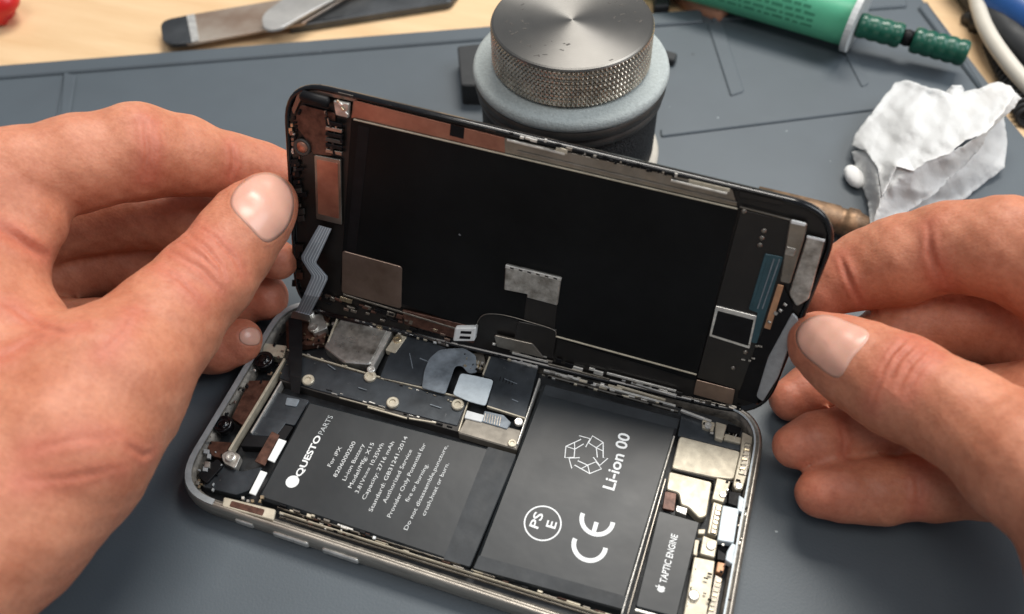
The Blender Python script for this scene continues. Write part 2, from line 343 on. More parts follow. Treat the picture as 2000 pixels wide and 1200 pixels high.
bm = bmesh.new(); slab(bm, outline(1.4, 1.3), UP, 1.2, 0.1); fin('back_plate', bm, M['floor'], hr)
# grey plastic gasket laid on the rim (left end and right end)
def rimpart(name, i0, i1, a, b, z0, m, th=.25):
    oa = outline(a, z0); ob = outline(b, z0); n = len(oa); bm = bmesh.new()
    idx = [(i % n) for i in range(i0, i1 + 1)]
    rings = [[oa[i], ob[i], ob[i] - UP * th, oa[i] - UP * th] for i in idx]
    ring_loft(bm, rings, True, True, True); bmesh.ops.recalc_face_normals(bm, faces=bm.faces); return fin(name, bm, m, hr)
# corner 0 = near-left (0..10), corner 1 near-right, corner 2 far-right, corner 3 far-left
rimpart('gasket', 33, 54, 0.75, 2.3, 6.95, M['rim']); rimpart('gasket', 14, 30, 2.1, 2.55, 6.7, M['ice'])
# side buttons on the near edge
def side(px0, px1, z0, z1, name, m, out=0.25):
    a = P(px0[0], px0[1], 3.4); b = P(px1[0], px1[1], 3.4)
    e0 = C4[0]; e1 = C4[1]; d = (e1 - e0) / np.linalg.norm(e1 - e0); nrm = np.array([d[1], -d[0], 0])
    ta = (a - e0) @ d; tb_ = (b - e0) @ d; q = []
    for t, z in [(ta, z0), (tb_, z0), (tb_, z1), (ta, z1)]:
        w = e0 + d * t + nrm * out; w[2] = z; q.append(w)
    bm = bmesh.new(); slab(bm, roundpoly(q, .9, 4), nrm, .8, .25); return fin(name, bm, m, hr)
side((458, 1020), (494, 1032), 2.2, 4.6, 'mute_switch', M['silver']); side((533, 1043), (603, 1066), 2.2, 4.5, 'volume_button', M['silver'], .45); side((630, 1073), (701, 1097), 2.2, 4.5, 'volume_button', M['silver'], .45)
# --- batteries
Zb = 5.6
b1 = poly('battery', [(603, 783), (955, 874), (1009, 889), (917, 1108), (868, 1094), (502, 972)], Zb, 4.2, M['batt'], hr, 0.8, .7)
b2 = poly('battery', [(1062, 748), (1329, 816), (1217, 1192), (922, 1112)], Zb, 4.2, M['batt'], hr, 0.8, .7)
poly('battery_tape', [(953, 873), (1008, 888), (917, 1107), (866, 1092)], Zb + .06, .05, M['tape'], b1, .3, .0)
poly('battery_tape', [(1066, 752), (1327, 819), (1322, 838), (1060, 771)], Zb + .06, .05, M['tape'], b2, .3, .0)
poly('battery_tape', [(936, 1085), (1225, 1166), (1217, 1190), (925, 1110)], Zb + .06, .05, M['tape'], b2, .3, .0)
zb = lambda x, y: P(x, y, Zb + .01)
def c3(x, y): return (540 + x / 4.445, 790 + y / 4.445)
bm = bmesh.new(); c = P(571, 941, Zb + .05)
vs = [bm.verts.new(c + np.array([math.cos(t) * 1.75, math.sin(t) * 1.75, 0])) for t in np.linspace(0, 2 * math.pi, 24, endpoint=False)]; bm.faces.new(vs)
fin('emblem', bm, M['ink'], b1)
text('lettering', 'rQUESTO', (583, 940), (628, 853), 1.7, UP, zb, M['ink'], b1, .03, .028)
text('lettering', 'PARTS', (630, 850), (651, 814), 1.45, UP, zb, M['inkdim'], b1)
LN = [('For iPX', (470, 545), (570, 375)), ('8206000200', (520, 635), (690, 330)), ('Li-ion Battery', (600, 665), (765, 350)), ('Model/Mfg: X15', (650, 730), (850, 340)),
      ('3.81V=== 10.35Wh', (710, 775), (935, 345)), ('Capacity: 2716 mAh', (770, 830), (1025, 330)), ('Standard: GB31241-2014', (830, 935), (1140, 285)),
      ('Authorized Service', (950, 860), (1180, 400)), ('Provider Only Potential for', (990, 985), (1300, 345)), ('fire or burning.', (1145, 850), (1320, 525)),
      ('Do not disassemble,puncture,', (1135, 1095), (1490, 360)), ('crush,heat or burn.', (1290, 970), (1500, 515))]
for t_, a, b in LN:
    text('lettering', t_, c3(*a), c3(*b), 1.05, UP, zb, M['inksoft'], b1, .03, 0)
text('lettering', 'Li-ion 00', (1199, 959), (1231, 850), 3.0, UP, zb, M['ink'], b2, .03, .02)
# reading frame on the big cell
dY = P(1231, 850, Zb) - P(1199, 959, Zb); dY /= np.linalg.norm(dY); uX = np.cross(UP, dY)
def loc2(cpx, pts): c = P(*cpx, Zb + .04); return [c + dY * x + uX * y for x, y in pts]
bm = bmesh.new()
stroke(bm, loc2((1060, 1022), [(4.55 * math.cos(t), 4.55 * math.sin(t)) for t in np.linspace(0, 2 * math.pi, 48, endpoint=False)]), .38, UP, True)
fin('safety_mark', bm, M['ink'], b2)
text('lettering', 'PS', (1050, 1034), (1062, 1005), 2.3, UP, zb, M['ink'], b2, .03, .015)
text('lettering', 'E', (1084, 1034), (1088, 1021), 2.4, UP, zb, M['ink'], b2, .03, .015)
bm = bmesh.new(); arc = [(3.9 * math.cos(t), 3.9 * math.sin(t)) for t in np.linspace(math.radians(82), math.radians(278), 30)]
arc = [(x + .8, y) for x, y in arc]
stroke(bm, loc2((1150, 1071), arc), 1.15, UP); stroke(bm, loc2((1165, 1021), arc), 1.15, UP)
stroke(bm, [q + UP * .004 for q in loc2((1165, 1021), [(-2.8, 0), (.1, 0)])], 1.1, UP); fin('conformity_mark', bm, M['ink'], b2)
bm = bmesh.new()
for k in range(3):   # three folded outlined arrows chasing round a triangle
    a = math.radians(120 * k + 12); R2 = lambda x, y: (x * math.cos(a) - y * math.sin(a), x * math.sin(a) + y * math.cos(a))
    body = [(-1.7, 5.5), (1.7, 5.5), (4.2, 1.7), (5.3, 2.3), (4.7, -.7), (2.0, .3), (2.9, .9), (1.1, 3.1), (-1.3, 3.1)]
    stroke(bm, loc2((1145, 887), [R2(*q) for q in body]), .30, UP, True)
    stroke(bm, [q + UP * .004 for q in loc2((1145, 887), [R2(*q) for q in [(1.1, 3.1), (1.7, 5.5)]])], .24, UP)
    stroke(bm, [q + UP * .006 for q in loc2((1145, 887), [R2(*q) for q in [(1.1, 3.1), (3.1, 3.35)]])], .24, UP)
fin('recycling_mark', bm, M['ink'], b2)
# --- camera end (left)
def p4(x, y): return (340 + x / 2.727, 560 + y / 2.727)
def q4(l): return [p4(*a) for a in l]
poly('flex_board', q4([(400, 500), (515, 500), (375, 745), (305, 700)]), 5.2, 2, M['brown'], hr, .3)
poly('flex_board', q4([(160, 820), (310, 830), (250, 915), (200, 900)]), 5.0, 2, M['brown'], hr, .5)
poly('flex_board', q4([(590, 130), (830, 150), (800, 300), (600, 330)]), 4.4, 2, M['brown'], hr, .5)
poly('metal_rail', strip((556, 700), (447, 880), 4.5), 6.0, 3, M['cream'], hr, 0, .1); poly('metal_rail', strip((549, 745), (490, 845), 3), 5.4, 3, M['silver'], hr, 0, .1)
poly('metal_bracket', q4([(480, 300), (600, 315), (580, 380), (470, 360)]), 5.6, 3, M['cream'], hr, .5)
poly('metal_bracket', q4([(250, 895), (300, 865), (355, 900), (325, 970), (265, 940)]), 5.9, 2.4, M['grunge'], hr, .8); screw(hr, P(450, 893, 6.1), UP, 1.3, 'silver')
for (x, y, r) in ((518, 711, 2.9), (439, 836, 2.6)):
    bm = bmesh.new(); lathe(bm, P(x, y, 4.0), UP, [(r, 0), (r, 2.2), (r * .85, 2.6), (r * .72, 2.2), (r * .6, 2.2), (r * .5, 2.6), (r * .3, 2.75), (0.01, 2.8)], 32, True, False)
    fin('sensor_lens', bm, M['blackgloss'], hr, True)
poly('rubber_pad', q4([(120, 1000), (230, 915), (262, 950), (170, 1050)]), 5.6, 3, M['black'], hr, .8)
poly('dark_shield', q4([(180, 1010), (255, 950), (360, 985), (470, 960), (400, 1085), (330, 1110), (150, 1065)]), 4.6, 2, M['slate'], hr, .6)
poly('dark_shield', q4([(540, 560), (720, 605), (640, 740), (450, 700)]), 4.4, 3, M['slate'], hr, .5); poly('dark_shield', q4([(440, 705), (635, 745), (560, 860), (350, 850)]), 4.6, 3, M['black'], hr, .5)
poly('tape_patch', q4([(470, 690), (600, 720), (540, 800), (400, 790)]), 4.75, .1, M['slate'], hr, .5); poly('tape_patch', q4([(600, 590), (670, 600), (650, 640), (590, 630)]), 4.75, .2, M['slate2'], hr, .5)
poly('brown_tape', q4([(520, 770), (562, 790), (482, 955), (428, 930)]), 5.0, .3, M['brown'], hr, .3)
poly('white_sticker', q4([(557, 808), (598, 822), (533, 937), (497, 922)]), 5.9, .4, M['white'], hr, .2); poly('white_sticker', q4([(460, 978), (496, 990), (432, 1112), (398, 1100)]), 5.9, .4, M['white'], hr, .2)
# --- logic board covers
poly('board_rim', q4([(600, 330), (1100, 478), (1580, 595), (1515, 775), (740, 555), (560, 500)]), 4.9, 3.6, M['dullmetal'], hr, .4)
for a_, b_, w_ in (((600, 335), (1098, 482), 3), ((1100, 482), (1570, 600), 3), ((1030, 640), (1240, 700), 3.5), ((1250, 700), (1400, 725), 3), ((1570, 600), (1515, 770), 3), ((880, 590), (1120, 655), 2)): poly('metal_rail', strip(p4(*a_), p4(*b_), w_), 5.4, .5, M['cream'], hr, 0, .12)
poly('board_cover', q4([(612, 352), (1100, 493), (1562, 607), (1508, 742), (740, 545), (560, 487)]), 5.25, .5, M['slate'], hr, .5)
for x, y in ((602, 743), (723, 736), (767, 787), (894, 791)): screw(hr, P(x, y, 5.6), UP, 1.75, 'cream', .7)
poly('silver_shield', [(668, 618), (763, 634), (722, 712), (670, 707), (632, 677)], 6.4, 4, M['shield'], hr, .8, .3)
poly('metal_rail', strip((768, 634), (726, 714), 8), 6.3, 3, M['silver'], hr, 0, .2); poly('metal_rail', strip((660, 618), (640, 668), 3), 6.6, 2, M['cream'], hr, 0, .1)
poly('metal_bracket', [(775, 652), (795, 658), (772, 690), (752, 684)], 5.8, 2, M['cream'], hr, .5); screw(hr, P(776, 663, 6.0), UP, 1.3); screw(hr, P(725, 722, 6.1), UP, 1.2, 'silver')
p7 = lambda x, y: (740 + x / 4.8, 640 + y / 4.8)
q7 = lambda l: [p7(*a) for a in l]
poly('board_cover', q7([(250, 55), (640, 190), (480, 420), (395, 550), (10, 465), (80, 290), (160, 130)]), 5.6, 2, M['slate'], hr, .5)
poly('grey_ribbon', q7([(470, 290), (560, 210), (660, 195), (800, 190), (910, 260), (920, 420), (840, 430), (775, 355), (715, 360), (620, 625), (400, 565), (425, 400)]), 6.2, .25, M['slate2'], hr, .9)
poly('silver_tab', q7([(765, 425), (900, 450), (1075, 490), (1000, 735), (840, 690), (690, 625), (730, 520)]), 6.9, .3, M['ice'], hr, 1.0)
poly('board_cover', q7([(1050, 255), (1490, 380), (1370, 860), (1010, 735), (1070, 490), (975, 450)]), 5.4, 3, M['slate'], hr, .5)
poly('metal_rail', strip(p7(1060, 238), p7(1490, 362), 5), 6.2, 1.5, M['silver'], hr, 0, .3); poly('metal_rail', strip(p7(1040, 270), p7(975, 440), 3), 5.9, 1, M['cream'], hr, 0, .1)
poly('metal_rail', strip(p7(1015, 735), p7(1375, 850), 3), 5.8, 1, M['cream'], hr, 0, .1)
poly('connector_block', q7([(740, 985), (825, 830), (1345, 965), (1290, 1145)]), 5.5, 3, M['champagne'], hr, .5, .3)
poly('connector_block', q7([(825, 775), (990, 820), (960, 885), (800, 845)]), 6.0, 1, M['white'], hr, .3); poly('connector_block', q7([(990, 780), (1170, 820), (1240, 890), (1200, 950), (960, 880)]), 5.9, 1, M['slate2'], hr, .3)
for i in range(7): poly('contact_pin', strip(p7(1000 + 24 * i, 800 + 6 * i), p7(985 + 24 * i, 880 + 7 * i), 1.6), 6.0, .3, M['plate'], hr, 0, .05)
screw(hr, P(*p7(1310, 885), 6.2), UP, 1.2, 'silver', .5); screw(hr, P(*p7(1250, 1085), 5.7), UP, 1.2, 'cream', .4)
for a_, b_, w_ in (((640, 712), (655, 722), 2), ((820, 700), (850, 712), 2), ((800, 690), (806, 720), 1.5), ((985, 740), (1010, 750), 1.5), ((1000, 780), (1012, 785), 2), ((840, 790), (862, 797), 1.5), ((700, 757), (716, 762), 1.5)):
    poly('scratch_mark', strip(a_, b_, w_), 5.62, .03, M['slate2'], hr, 0, 0)
for i in range(5): poly('stamped_mark', strip((978 + 6 * i, 736 + 2 * i), (976 + 6 * i, 744 + 2 * i), 2), 5.43, .03, M['black'], hr, 0, 0)
# far middle bits next to the hinge
poly('metal_bracket', [(596, 618), (628, 612), (640, 640), (612, 652)], 6.3, 3, M['grunge'], hr, .8); screw(hr, P(604, 612, 6.8), UP, 1.5, 'silver'); screw(hr, P(612, 640, 6.6), UP, 1.6, 'grunge')
poly('speaker_mesh', [(905, 690), (945, 690), (950, 720), (925, 722)], 5.2, 2, M['plate'], hr, .4)
for i in range(6): poly('contact_pin', strip(p7(905 + 14 * i, 300 + i * 5), p7(890 + 14 * i, 370 + i * 5), 2.2), 6.1, .8, M['brass' if i % 2 else 'silver'], hr, 0, .05)
# --- rails round the big battery
poly('metal_rail', strip((1054, 738), (1010, 868), 4), 6.1, 3, M['silver'], hr, 0, .3)
poly('metal_rail', strip((1317, 850), (1214, 1200), 4), 5.7, 3, M['silver'], hr, 0, .4); poly('metal_rail', strip((1300, 935), (1226, 1200), 4), 5.4, 3, M['plate'], hr, 0, .2)
for a, b, w, z_, mm_ in (((1062, 722), (1320, 792), 4, 6.4, 'silver'), ((1070, 733), (1325, 803), 3, 6.2, 'plate'), ((1215, 740), (1322, 772), 5, 7.0, 'silver'), ((1205, 752), (1300, 780), 3, 6.9, 'cream'),
                         ((640, 604), (760, 634), 4, 6.9, 'silver'), ((1330, 800), (1390, 822), 4, 6.6, 'silver'), ((775, 640), (870, 672), 3, 6.8, 'plate')):
    poly('metal_rail', strip(a, b, w), z_, 1, M[mm_], hr, 0, .2)
# --- near rail with clips
p5 = lambda x, y: (340 + x / 4.285, 840 + y / 4.285)
poly('edge_bracket', [p5(*q) for q in [(415, 560), (850, 665), (830, 755), (400, 640)]], 6.75, .8, M['cream'], hr, .5, .2)
poly('flex_board', [p5(*q) for q in [(480, 590), (760, 665), (740, 720), (460, 640)]], 6.85, .3, M['brown'], hr, .4)
for a, b, w, z_, mm_ in (((545, 1000), (1220, 1213), 4, 6.0, 'cream'), ((545, 1008), (1220, 1221), 3, 6.3, 'plate'), ((540, 990), (900, 1103), 2.5, 5.5, 'plate')):
    poly('metal_rail', strip(a, b, w), z_, 1, M[mm_], hr, 0, .3)
cnt = 0
def bits(a, b, n, z, wpx, mats, jit=3, name='spring_clip', lo=5, hi=17):
    a = np.array(a, float); b = np.array(b, float); d = (b - a) / np.linalg.norm(b - a); nn = np.array([-d[1], d[0]])
    for i in range(n):
        t = (i + random.random() * .8) / n; c = a + (b - a) * t + nn * random.uniform(-jit, jit); l = random.uniform(lo, hi)
        poly(name, strip(c - d * l / 2, c + d * l / 2, wpx * random.uniform(.5, 1.2)), z + random.uniform(-.3, .3), .7, M[random.choice(mats)], hr, 0, .12)
bits((548, 988), (740, 1052), 13, 6.2, 5.5, ['silver', 'cream', 'black', 'white', 'plate'], 3)
bits((740, 1058), (1200, 1202), 20, 6.1, 3.2, ['plate', 'cream', 'brown', 'black'], 2, lo=10, hi=34)
bits((440, 810), (555, 640), 9, 6.3, 6, ['black', 'silver', 'black', 'plate'], 3, lo=3, hi=7)
bits((1070, 725), (1210, 760), 11, 6.6, 5, ['silver', 'cream', 'black', 'grunge'], 3); bits((655, 615), (880, 668), 12, 7.0, 4, ['black', 'silver', 'plate', 'brass'], 3, lo=4, hi=12)
bits((470, 975), (520, 975), 5, 6.3, 6, ['grunge', 'brass', 'silver'], 5, lo=4, hi=8); bits((390, 935), (385, 955), 3, 6.0, 7, ['brass', 'grunge'], 3, lo=4, hi=8)
bits((405, 880), (400, 920), 4, 6.2, 10, ['rim', 'grunge', 'rim'], 4, lo=8, hi=12); bits((600, 612), (650, 640), 6, 5.8, 6, ['grunge', 'brown', 'cream'], 9, lo=4, hi=9)
bits((610, 600), (880, 664), 26, 6.6, 3, ['black', 'brown', 'silver', 'plate', 'black'], 6, 'clutter_bit', 3, 9)  # randomly scattered filler clutter, no particular parts
bits((480, 740), (400, 880), 14, 5.6, 3, ['black', 'grunge', 'silver', 'brown'], 5, 'clutter_bit', 2, 6); bits((1060, 728), (1330, 800), 26, 6.3, 2.5, ['black', 'plate', 'cream', 'silver', 'black'], 5, 'clutter_bit', 5, 16)
bits((540, 1000), (760, 1062), 24, 6.0, 2.5, ['black', 'silver', 'plate', 'brown'], 7, 'clutter_bit', 3, 9)
rs_ = random.Random(21)
def scatter(px, n, z, mats, name, lo=2, hi=7, ang=(.26,)):
    xs = [q[0] for q in px]; ys = [q[1] for q in px]; k = 0
    while k < n:
        x = rs_.uniform(min(xs), max(xs)); y = rs_.uniform(min(ys), max(ys)); c_ = False; j = len(px) - 1
        for i in range(len(px)):
            if (px[i][1] > y) != (px[j][1] > y) and x < (px[j][0] - px[i][0]) * (y - px[i][1]) / (px[j][1] - px[i][1]) + px[i][0]: c_ = not c_
            j = i
        if not c_: continue
        a = math.atan(.25) if rs_.random() < .6 else math.radians(118); l = rs_.uniform(lo, hi); d = np.array([math.cos(a), math.sin(a)]) * l / 2; c = np.array([x, y])
        poly(name, strip(c - d, c + d, rs_.uniform(1.5, 4)), z + rs_.uniform(-.1, .3), .6, M[rs_.choice(mats)], hr, 0, .1); k += 1
scatter([(590, 620), (660, 620), (635, 680), (580, 670)], 26, 5.2, ['grunge', 'brass', 'black', 'plate', 'brown'], 'chip_component')
scatter([(905, 690), (945, 700), (935, 740), (905, 730)], 10, 6.3, ['grunge', 'black', 'brass'], 'chip_component')
scatter([(545, 680), (575, 690), (530, 760), (505, 750)], 12, 5.6, ['plate', 'black', 'brass'], 'chip_component')
scatter([(385, 880), (440, 880), (420, 975), (380, 950)], 14, 5.4, ['grunge', 'brass', 'black', 'rim'], 'chip_component')
scatter([(1372, 812), (1440, 830), (1440, 860), (1380, 845)], 10, 6.0, ['silver', 'black', 'plate', 'cream'], 'chip_component')
scatter([(1395, 935), (1470, 930), (1430, 1180), (1370, 1180)], 26, 6.3, ['silver', 'black', 'plate', 'brown', 'darkbrown'], 'chip_component', 3, 9)
for a_, b_ in (((1312, 917), (1395, 938)), ((1395, 938), (1396, 975)), ((1367, 1022), (1345, 1110)), ((1398, 938), (1437, 942))): poly('seam', strip(a_, b_, 3), 5.25, .6, M['black'], hr, 0, .05)
bits((600, 690), (900, 790), 16, 5.7, 2, ['silver', 'cream', 'plate'], 1.5, 'edge_clip', 3, 9); bits((628, 760), (890, 835), 14, 5.3, 2.5, ['silver', 'cream', 'black'], 2, 'edge_clip', 4, 14)
bits((660, 618), (880, 676), 16, 6.9, 3, ['silver', 'white', 'cream', 'black'], 3, 'edge_clip', 3, 8); bits((960, 690), (1050, 715), 8, 6.6, 3, ['silver', 'cream', 'black'], 3, 'edge_clip', 3, 8)
# --- bottom end (right)
p8 = lambda x, y: (1220 + x / 3, 800 + y / 3)
q8 = lambda l: [p8(*a) for a in l]
poly('dark_shield', q8([(335, 10), (470, 35), (690, 205), (675, 245), (310, 155)]), 4.6, 2.6, M['slate'], hr, .4)
poly('speaker_plate', q8([(322, 155), (680, 246), (640, 412), (528, 400), (275, 346)]), 5.1, 3, M['cream'], hr, 1.0, .25)
poly('speaker_plate', q8([(262, 362), (513, 424), (480, 625), (438, 640), (372, 570), (330, 560), (318, 490), (245, 470)]), 4.9, 3, M['cream'], hr, .8, .25)
poly('brown_pad', q8([(237, 478), (305, 492), (292, 595), (222, 580)]), 5.2, 1, M['brown'], hr, .3)
tp = poly('haptic_motor', [(1287, 997), (1367, 1020), (1322, 1207), (1241, 1185)], 5.6, 4, M['batt'], hr, .6, .25)
text('lettering', 'TAPTIC ENGINE', (1301, 1141), (1324, 1046), 1.6, UP, lambda x, y: P(x, y, 5.61), M['ink'], tp, .03, .02)
bm = bmesh.new(); c = P(1291, 1150, 5.65)
shape = [(-.9, .15), (-.8, -.5), (-.4, -.95), (0, -.8), (.4, -.95), (.8, -.4), (.55, -.05), (.6, .4), (.85, .65), (.4, .85), (0, .7), (-.5, .85)]
bm.faces.new([bm.verts.new(c + dY * x + uX * y) for x, y in shape]); bm.faces.new([bm.verts.new(c + dY * x + uX * y) for x, y in [(0, .9), (.35, 1.0), (.45, 1.5), (.1, 1.3)]])
fin('emblem', bm, M['ink'], tp)
poly('metal_rail', strip((1240, 1190), (1285, 1203), 6), 5.2, 2, M['silver'], hr, 0, .2)
E_ = [('cream', [(455, 60), (530, 75), (520, 130), (455, 105)], 5.6), ('cream', [(535, 70), (600, 90), (575, 180), (530, 165)], 6.0), ('black', [(605, 80), (685, 105), (675, 145), (600, 125)], 5.8), ('cream', [(590, 140), (685, 165), (680, 200), (580, 175)], 5.5),
      ('cream', [(690, 130), (750, 160), (735, 320), (690, 470), (650, 470), (635, 440), (680, 240)], 6.0), ('plate', [(708, 190), (745, 200), (715, 390), (672, 380)], 6.2),
      ('cream', [(540, 400), (622, 420), (600, 490), (580, 545), (512, 525)], 5.9), ('black', [(610, 475), (690, 490), (660, 570), (605, 550)], 5.7), ('cream', [(520, 540), (575, 560), (540, 740), (485, 725)], 5.9), ('plate', [(535, 555), (570, 565), (535, 735), (500, 725)], 6.1),
      ('ice', [(575, 560), (672, 582), (640, 782), (543, 765)], 6.5), ('ice', [(670, 500), (715, 530), (700, 610), (660, 590)], 6.3), ('ice', [(630, 780), (665, 800), (635, 910), (590, 880), (600, 830)], 6.3),
      ('plate', [(675, 620), (715, 635), (690, 780), (650, 770)], 5.9), ('cream', [(460, 738), (545, 770), (528, 868), (440, 845)], 5.8), ('black', [(545, 815), (600, 850), (590, 890), (540, 880)], 5.4),
      ('cream', [(408, 862), (530, 888), (505, 1080), (470, 1260), (340, 1230)], 5.2), ('orange', [(545, 890), (592, 902), (576, 962), (535, 950)], 5.9), ('plate', [(530, 965), (575, 990), (530, 1240), (478, 1225)], 5.7),
      ('cream', [(430, 700), (475, 700), (470, 730), (430, 730)], 5.6), ('cream', [(410, 760), (440, 765), (425, 860), (400, 850)], 5.4), ('silver', [(305, 560), (370, 580), (360, 620), (300, 595)], 5.1)]
for mm_, l, z_ in E_: poly('port_part', q8(l), z_, 2.4, M[mm_], hr, .35, .18)
for i in range(7): poly('contact_pin', strip(p8(705 - 6 * i, 205 + 27 * i), p8(738 - 6 * i, 212 + 27 * i), 5), 6.45, .5, M['brass' if i % 2 else 'cream'], hr, .2, .1)
for i in range(6): poly('contact_pin', strip(p8(540 - 6 * i, 580 + 27 * i), p8(565 - 6 * i, 587 + 27 * i), 5), 6.35, .5, M['brass'], hr, .2, .1)
for i in range(8): poly('contact_pin', strip(p8(535 - 7 * i, 1000 + 28 * i), p8(566 - 7 * i, 1008 + 28 * i), 6), 5.95, .5, M['cream' if i % 3 else 'brass'], hr, .2, .1)
for x, y, r in ((490, 95, 1.0), (575, 500, .9), (668, 450, .9), (505, 800, 1.1), (405, 1090, 1.2)): screw(hr, P(*p8(x, y), 5.9), UP, r, 'silver', .4)
screw(hr, P(*p8(405, 1090), 5.35), UP, 1.4, 'cream', .3)
bits(p8(728, 420), p8(612, 1180), 12, 5.9, 5, ['plate', 'ice', 'black', 'brown'], 4, lo=8, hi=20); bits(p8(440, 790), p8(370, 1150), 7, 5.3, 3, ['silver', 'black'], 2, lo=8, hi=18)

# ================================================================ display assembly
dr = root_empty('phone_screen', 'black backed phone screen folded up off the body held between two hands', 'phone screen', SO)
SC4 = [S(578, 604), S(1491, 820), S(1656, 413), S(552, 149)]
def souts(inset, h, r=12.5):
    pts = []
    for i in range(4):
        a, b, d = SC4[i - 1], SC4[i], SC4[(i + 1) % 4]; e1 = (b - a) / np.linalg.norm(b - a); e2 = (d - b) / np.linalg.norm(d - b)
        pts.append(b + (e2 - e1) * inset + SN * h)
    return roundpoly(pts, max(1, r - inset), 10)
bm = bmesh.new(); ring_loft(bm, [souts(.9, -1.7), souts(.15, -1.3), souts(0, -.4), souts(.15, .5), souts(.5, .8), souts(1.1, .8), souts(1.3, 0), souts(1.6, -.1)]); bmesh.ops.recalc_face_normals(bm, faces=bm.faces)
fin('screen_frame', bm, M['blackgloss'], dr, True)
bm = bmesh.new(); slab(bm, souts(.9, -1.0), SN, .8, .2); fin('cover_glass', bm, M['blackgloss'], dr)
bm = bmesh.new(); slab(bm, souts(1.4, -.1), SN, .8, .05); fin('back_shield', bm, M['darkbrown'], dr)
spoly('display_panel', [(686, 231), (1443, 408), (1359, 745), (1085, 662), (1083, 642), (960, 614), (935, 620), (926, 645), (790, 596), (664, 556)], .9, .9, M['lcd'], dr, .5, .15)
spoly('edge_plate', [(690, 196), (985, 270), (988, 306), (686, 231)], .5, .5, M['copper'], dr, .3, .05)  # mirror-like plate; its copper colour is the hand's reflection painted in
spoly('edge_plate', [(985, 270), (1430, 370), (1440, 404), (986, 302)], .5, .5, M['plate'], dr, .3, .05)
spoly('dark_window', [(880, 243), (907, 250), (905, 272), (878, 265)], .62, .1, M['black'], dr, .2, .02)
for a, b, w, h, mm_ in (((690, 234), (1440, 409), 2.5, 1.2, 'cream'), ((1010, 296), (1440, 397), 2, 1.0, 'plate'), ((990, 274), (1103, 302), 4, 1.3, 'silver'), ((1310, 353), (1420, 379), 4, 1.3, 'silver'), ((1345, 354), (1425, 373), 7, 1.0, 'cream'),
                         ((1085, 292), (1108, 298), 9, 1.2, 'cream'), ((1445, 405), (1550, 432), 2.5, 1.1, 'plate'), ((1085, 658), (1360, 733), 2.2, 1.3, 'cream'), ((670, 576), (930, 655), 3, 1.2, 'plate'), ((1185, 730), (1320, 765), 4, .9, 'silver'), ((1070, 712), (1190, 742), 3, .9, 'plate'), ((1000, 690), (1070, 708), 4, .9, 'silver')):
    spoly('metal_rail', strip(a, b, w), h, .4, M[mm_], dr, 0, .08)
def sbits(a, b, n, h, wpx, mats, jit=3, name='spring_clip', lo=5, hi=14):
    a = np.array(a, float); b = np.array(b, float); d = (b - a) / np.linalg.norm(b - a); nn = np.array([-d[1], d[0]])
    for i in range(n):
        t = (i + random.random() * .7) / n; c = a + (b - a) * t + nn * random.uniform(-jit, jit); l = random.uniform(lo, hi)
        spoly(name, strip(c - d * l / 2, c + d * l / 2, wpx * random.uniform(.6, 1.3)), h + random.uniform(-.1, .3), .5, M[random.choice(mats)], dr, 0, .1)
sbits((995, 262), (1120, 292), 8, 1.1, 5, ['black', 'silver', 'plate']); sbits((1130, 300), (1330, 346), 20, .9, 6, ['black', 'black', 'plate', 'grunge'], 3, lo=3, hi=8)
sbits((640, 177), (980, 260), 10, .6, 2, ['plate', 'copperdim', 'black'], 1, lo=10, hi=40)
sbits((670, 590), (880, 655), 12, .8, 7, ['brown', 'plate', 'brass', 'black'], 5, lo=6, hi=25); sbits((960, 672), (1330, 775), 20, .6, 6, ['black', 'plate', 'darkbrown', 'silver'], 5, lo=6, hi=22)
sbits((1340, 780), (1450, 800), 6, .6, 7, ['black', 'plate'], 4)
# hinge latch and lower strips
spoly('flex_board', [(785, 606), (930, 640), (925, 672), (790, 634)], 1.0, .7, M['brown'], dr, .4)
spoly('hinge_latch', [(888, 641), (930, 641), (926, 668), (884, 668)], 2.4, 2, M['white'], dr, .6, .4); spoly('latch_slot', [(900, 647), (921, 648), (920, 653), (899, 652)], 2.5, .15, M['black'], dr, .2, .03); spoly('latch_slot', [(898, 657), (919, 658), (918, 663), (897, 662)], 2.5, .15, M['black'], dr, .2, .03)
spoly('dark_flex', [(1012, 628), (1088, 645), (1080, 700), (1000, 680)], 1.1, .5, M['darkbrown'], dr, .4)
spoly('dark_flex', [(1028, 580), (1088, 596), (1082, 650), (1022, 632)], 1.0, .2, M['darkbrown'], dr, .4); spoly('grey_bracket', [(965, 655), (1040, 672), (1062, 700), (970, 678)], 1.6, .8, M['plate'], dr, .6)
bm = bmesh.new(); cc = [S(*q, 1.45) for q in ((930, 645), (935, 625), (950, 614), (985, 616), (1030, 628), (1080, 644), (1086, 656))]; tube(bm, smooth_path(cc, 5), .13, 6); fin('bent_wire', bm, M['plate'], dr, True)
spoly('panel_tape', [(700, 245), (722, 250), (690, 540), (672, 540)], 1.0, .05, M['black'], dr, .2, .01)
# centre connector
spoly('connector', [(987, 519), (1095, 545), (1088, 598), (1028, 582), (1030, 576), (984, 567)], 2.1, 1.3, M['grunge'], dr, .4, .25)
spoly('connector_edge', strip((987, 521), (1096, 547), 6), 2.4, .5, M['silver'], dr, 0, .1)
for i in range(6): spoly('edge_notch', strip((996 + 17 * i, 523.5 + 4 * i), (1003 + 17 * i, 526 + 4 * i), 2.2), 2.48, .1, M['black'], dr, 0, .02)
spoly('side_plate', [(668, 490), (785, 522), (783, 604), (667, 572)], 1.3, .4, M['copperdim'], dr, 1.0, .15)
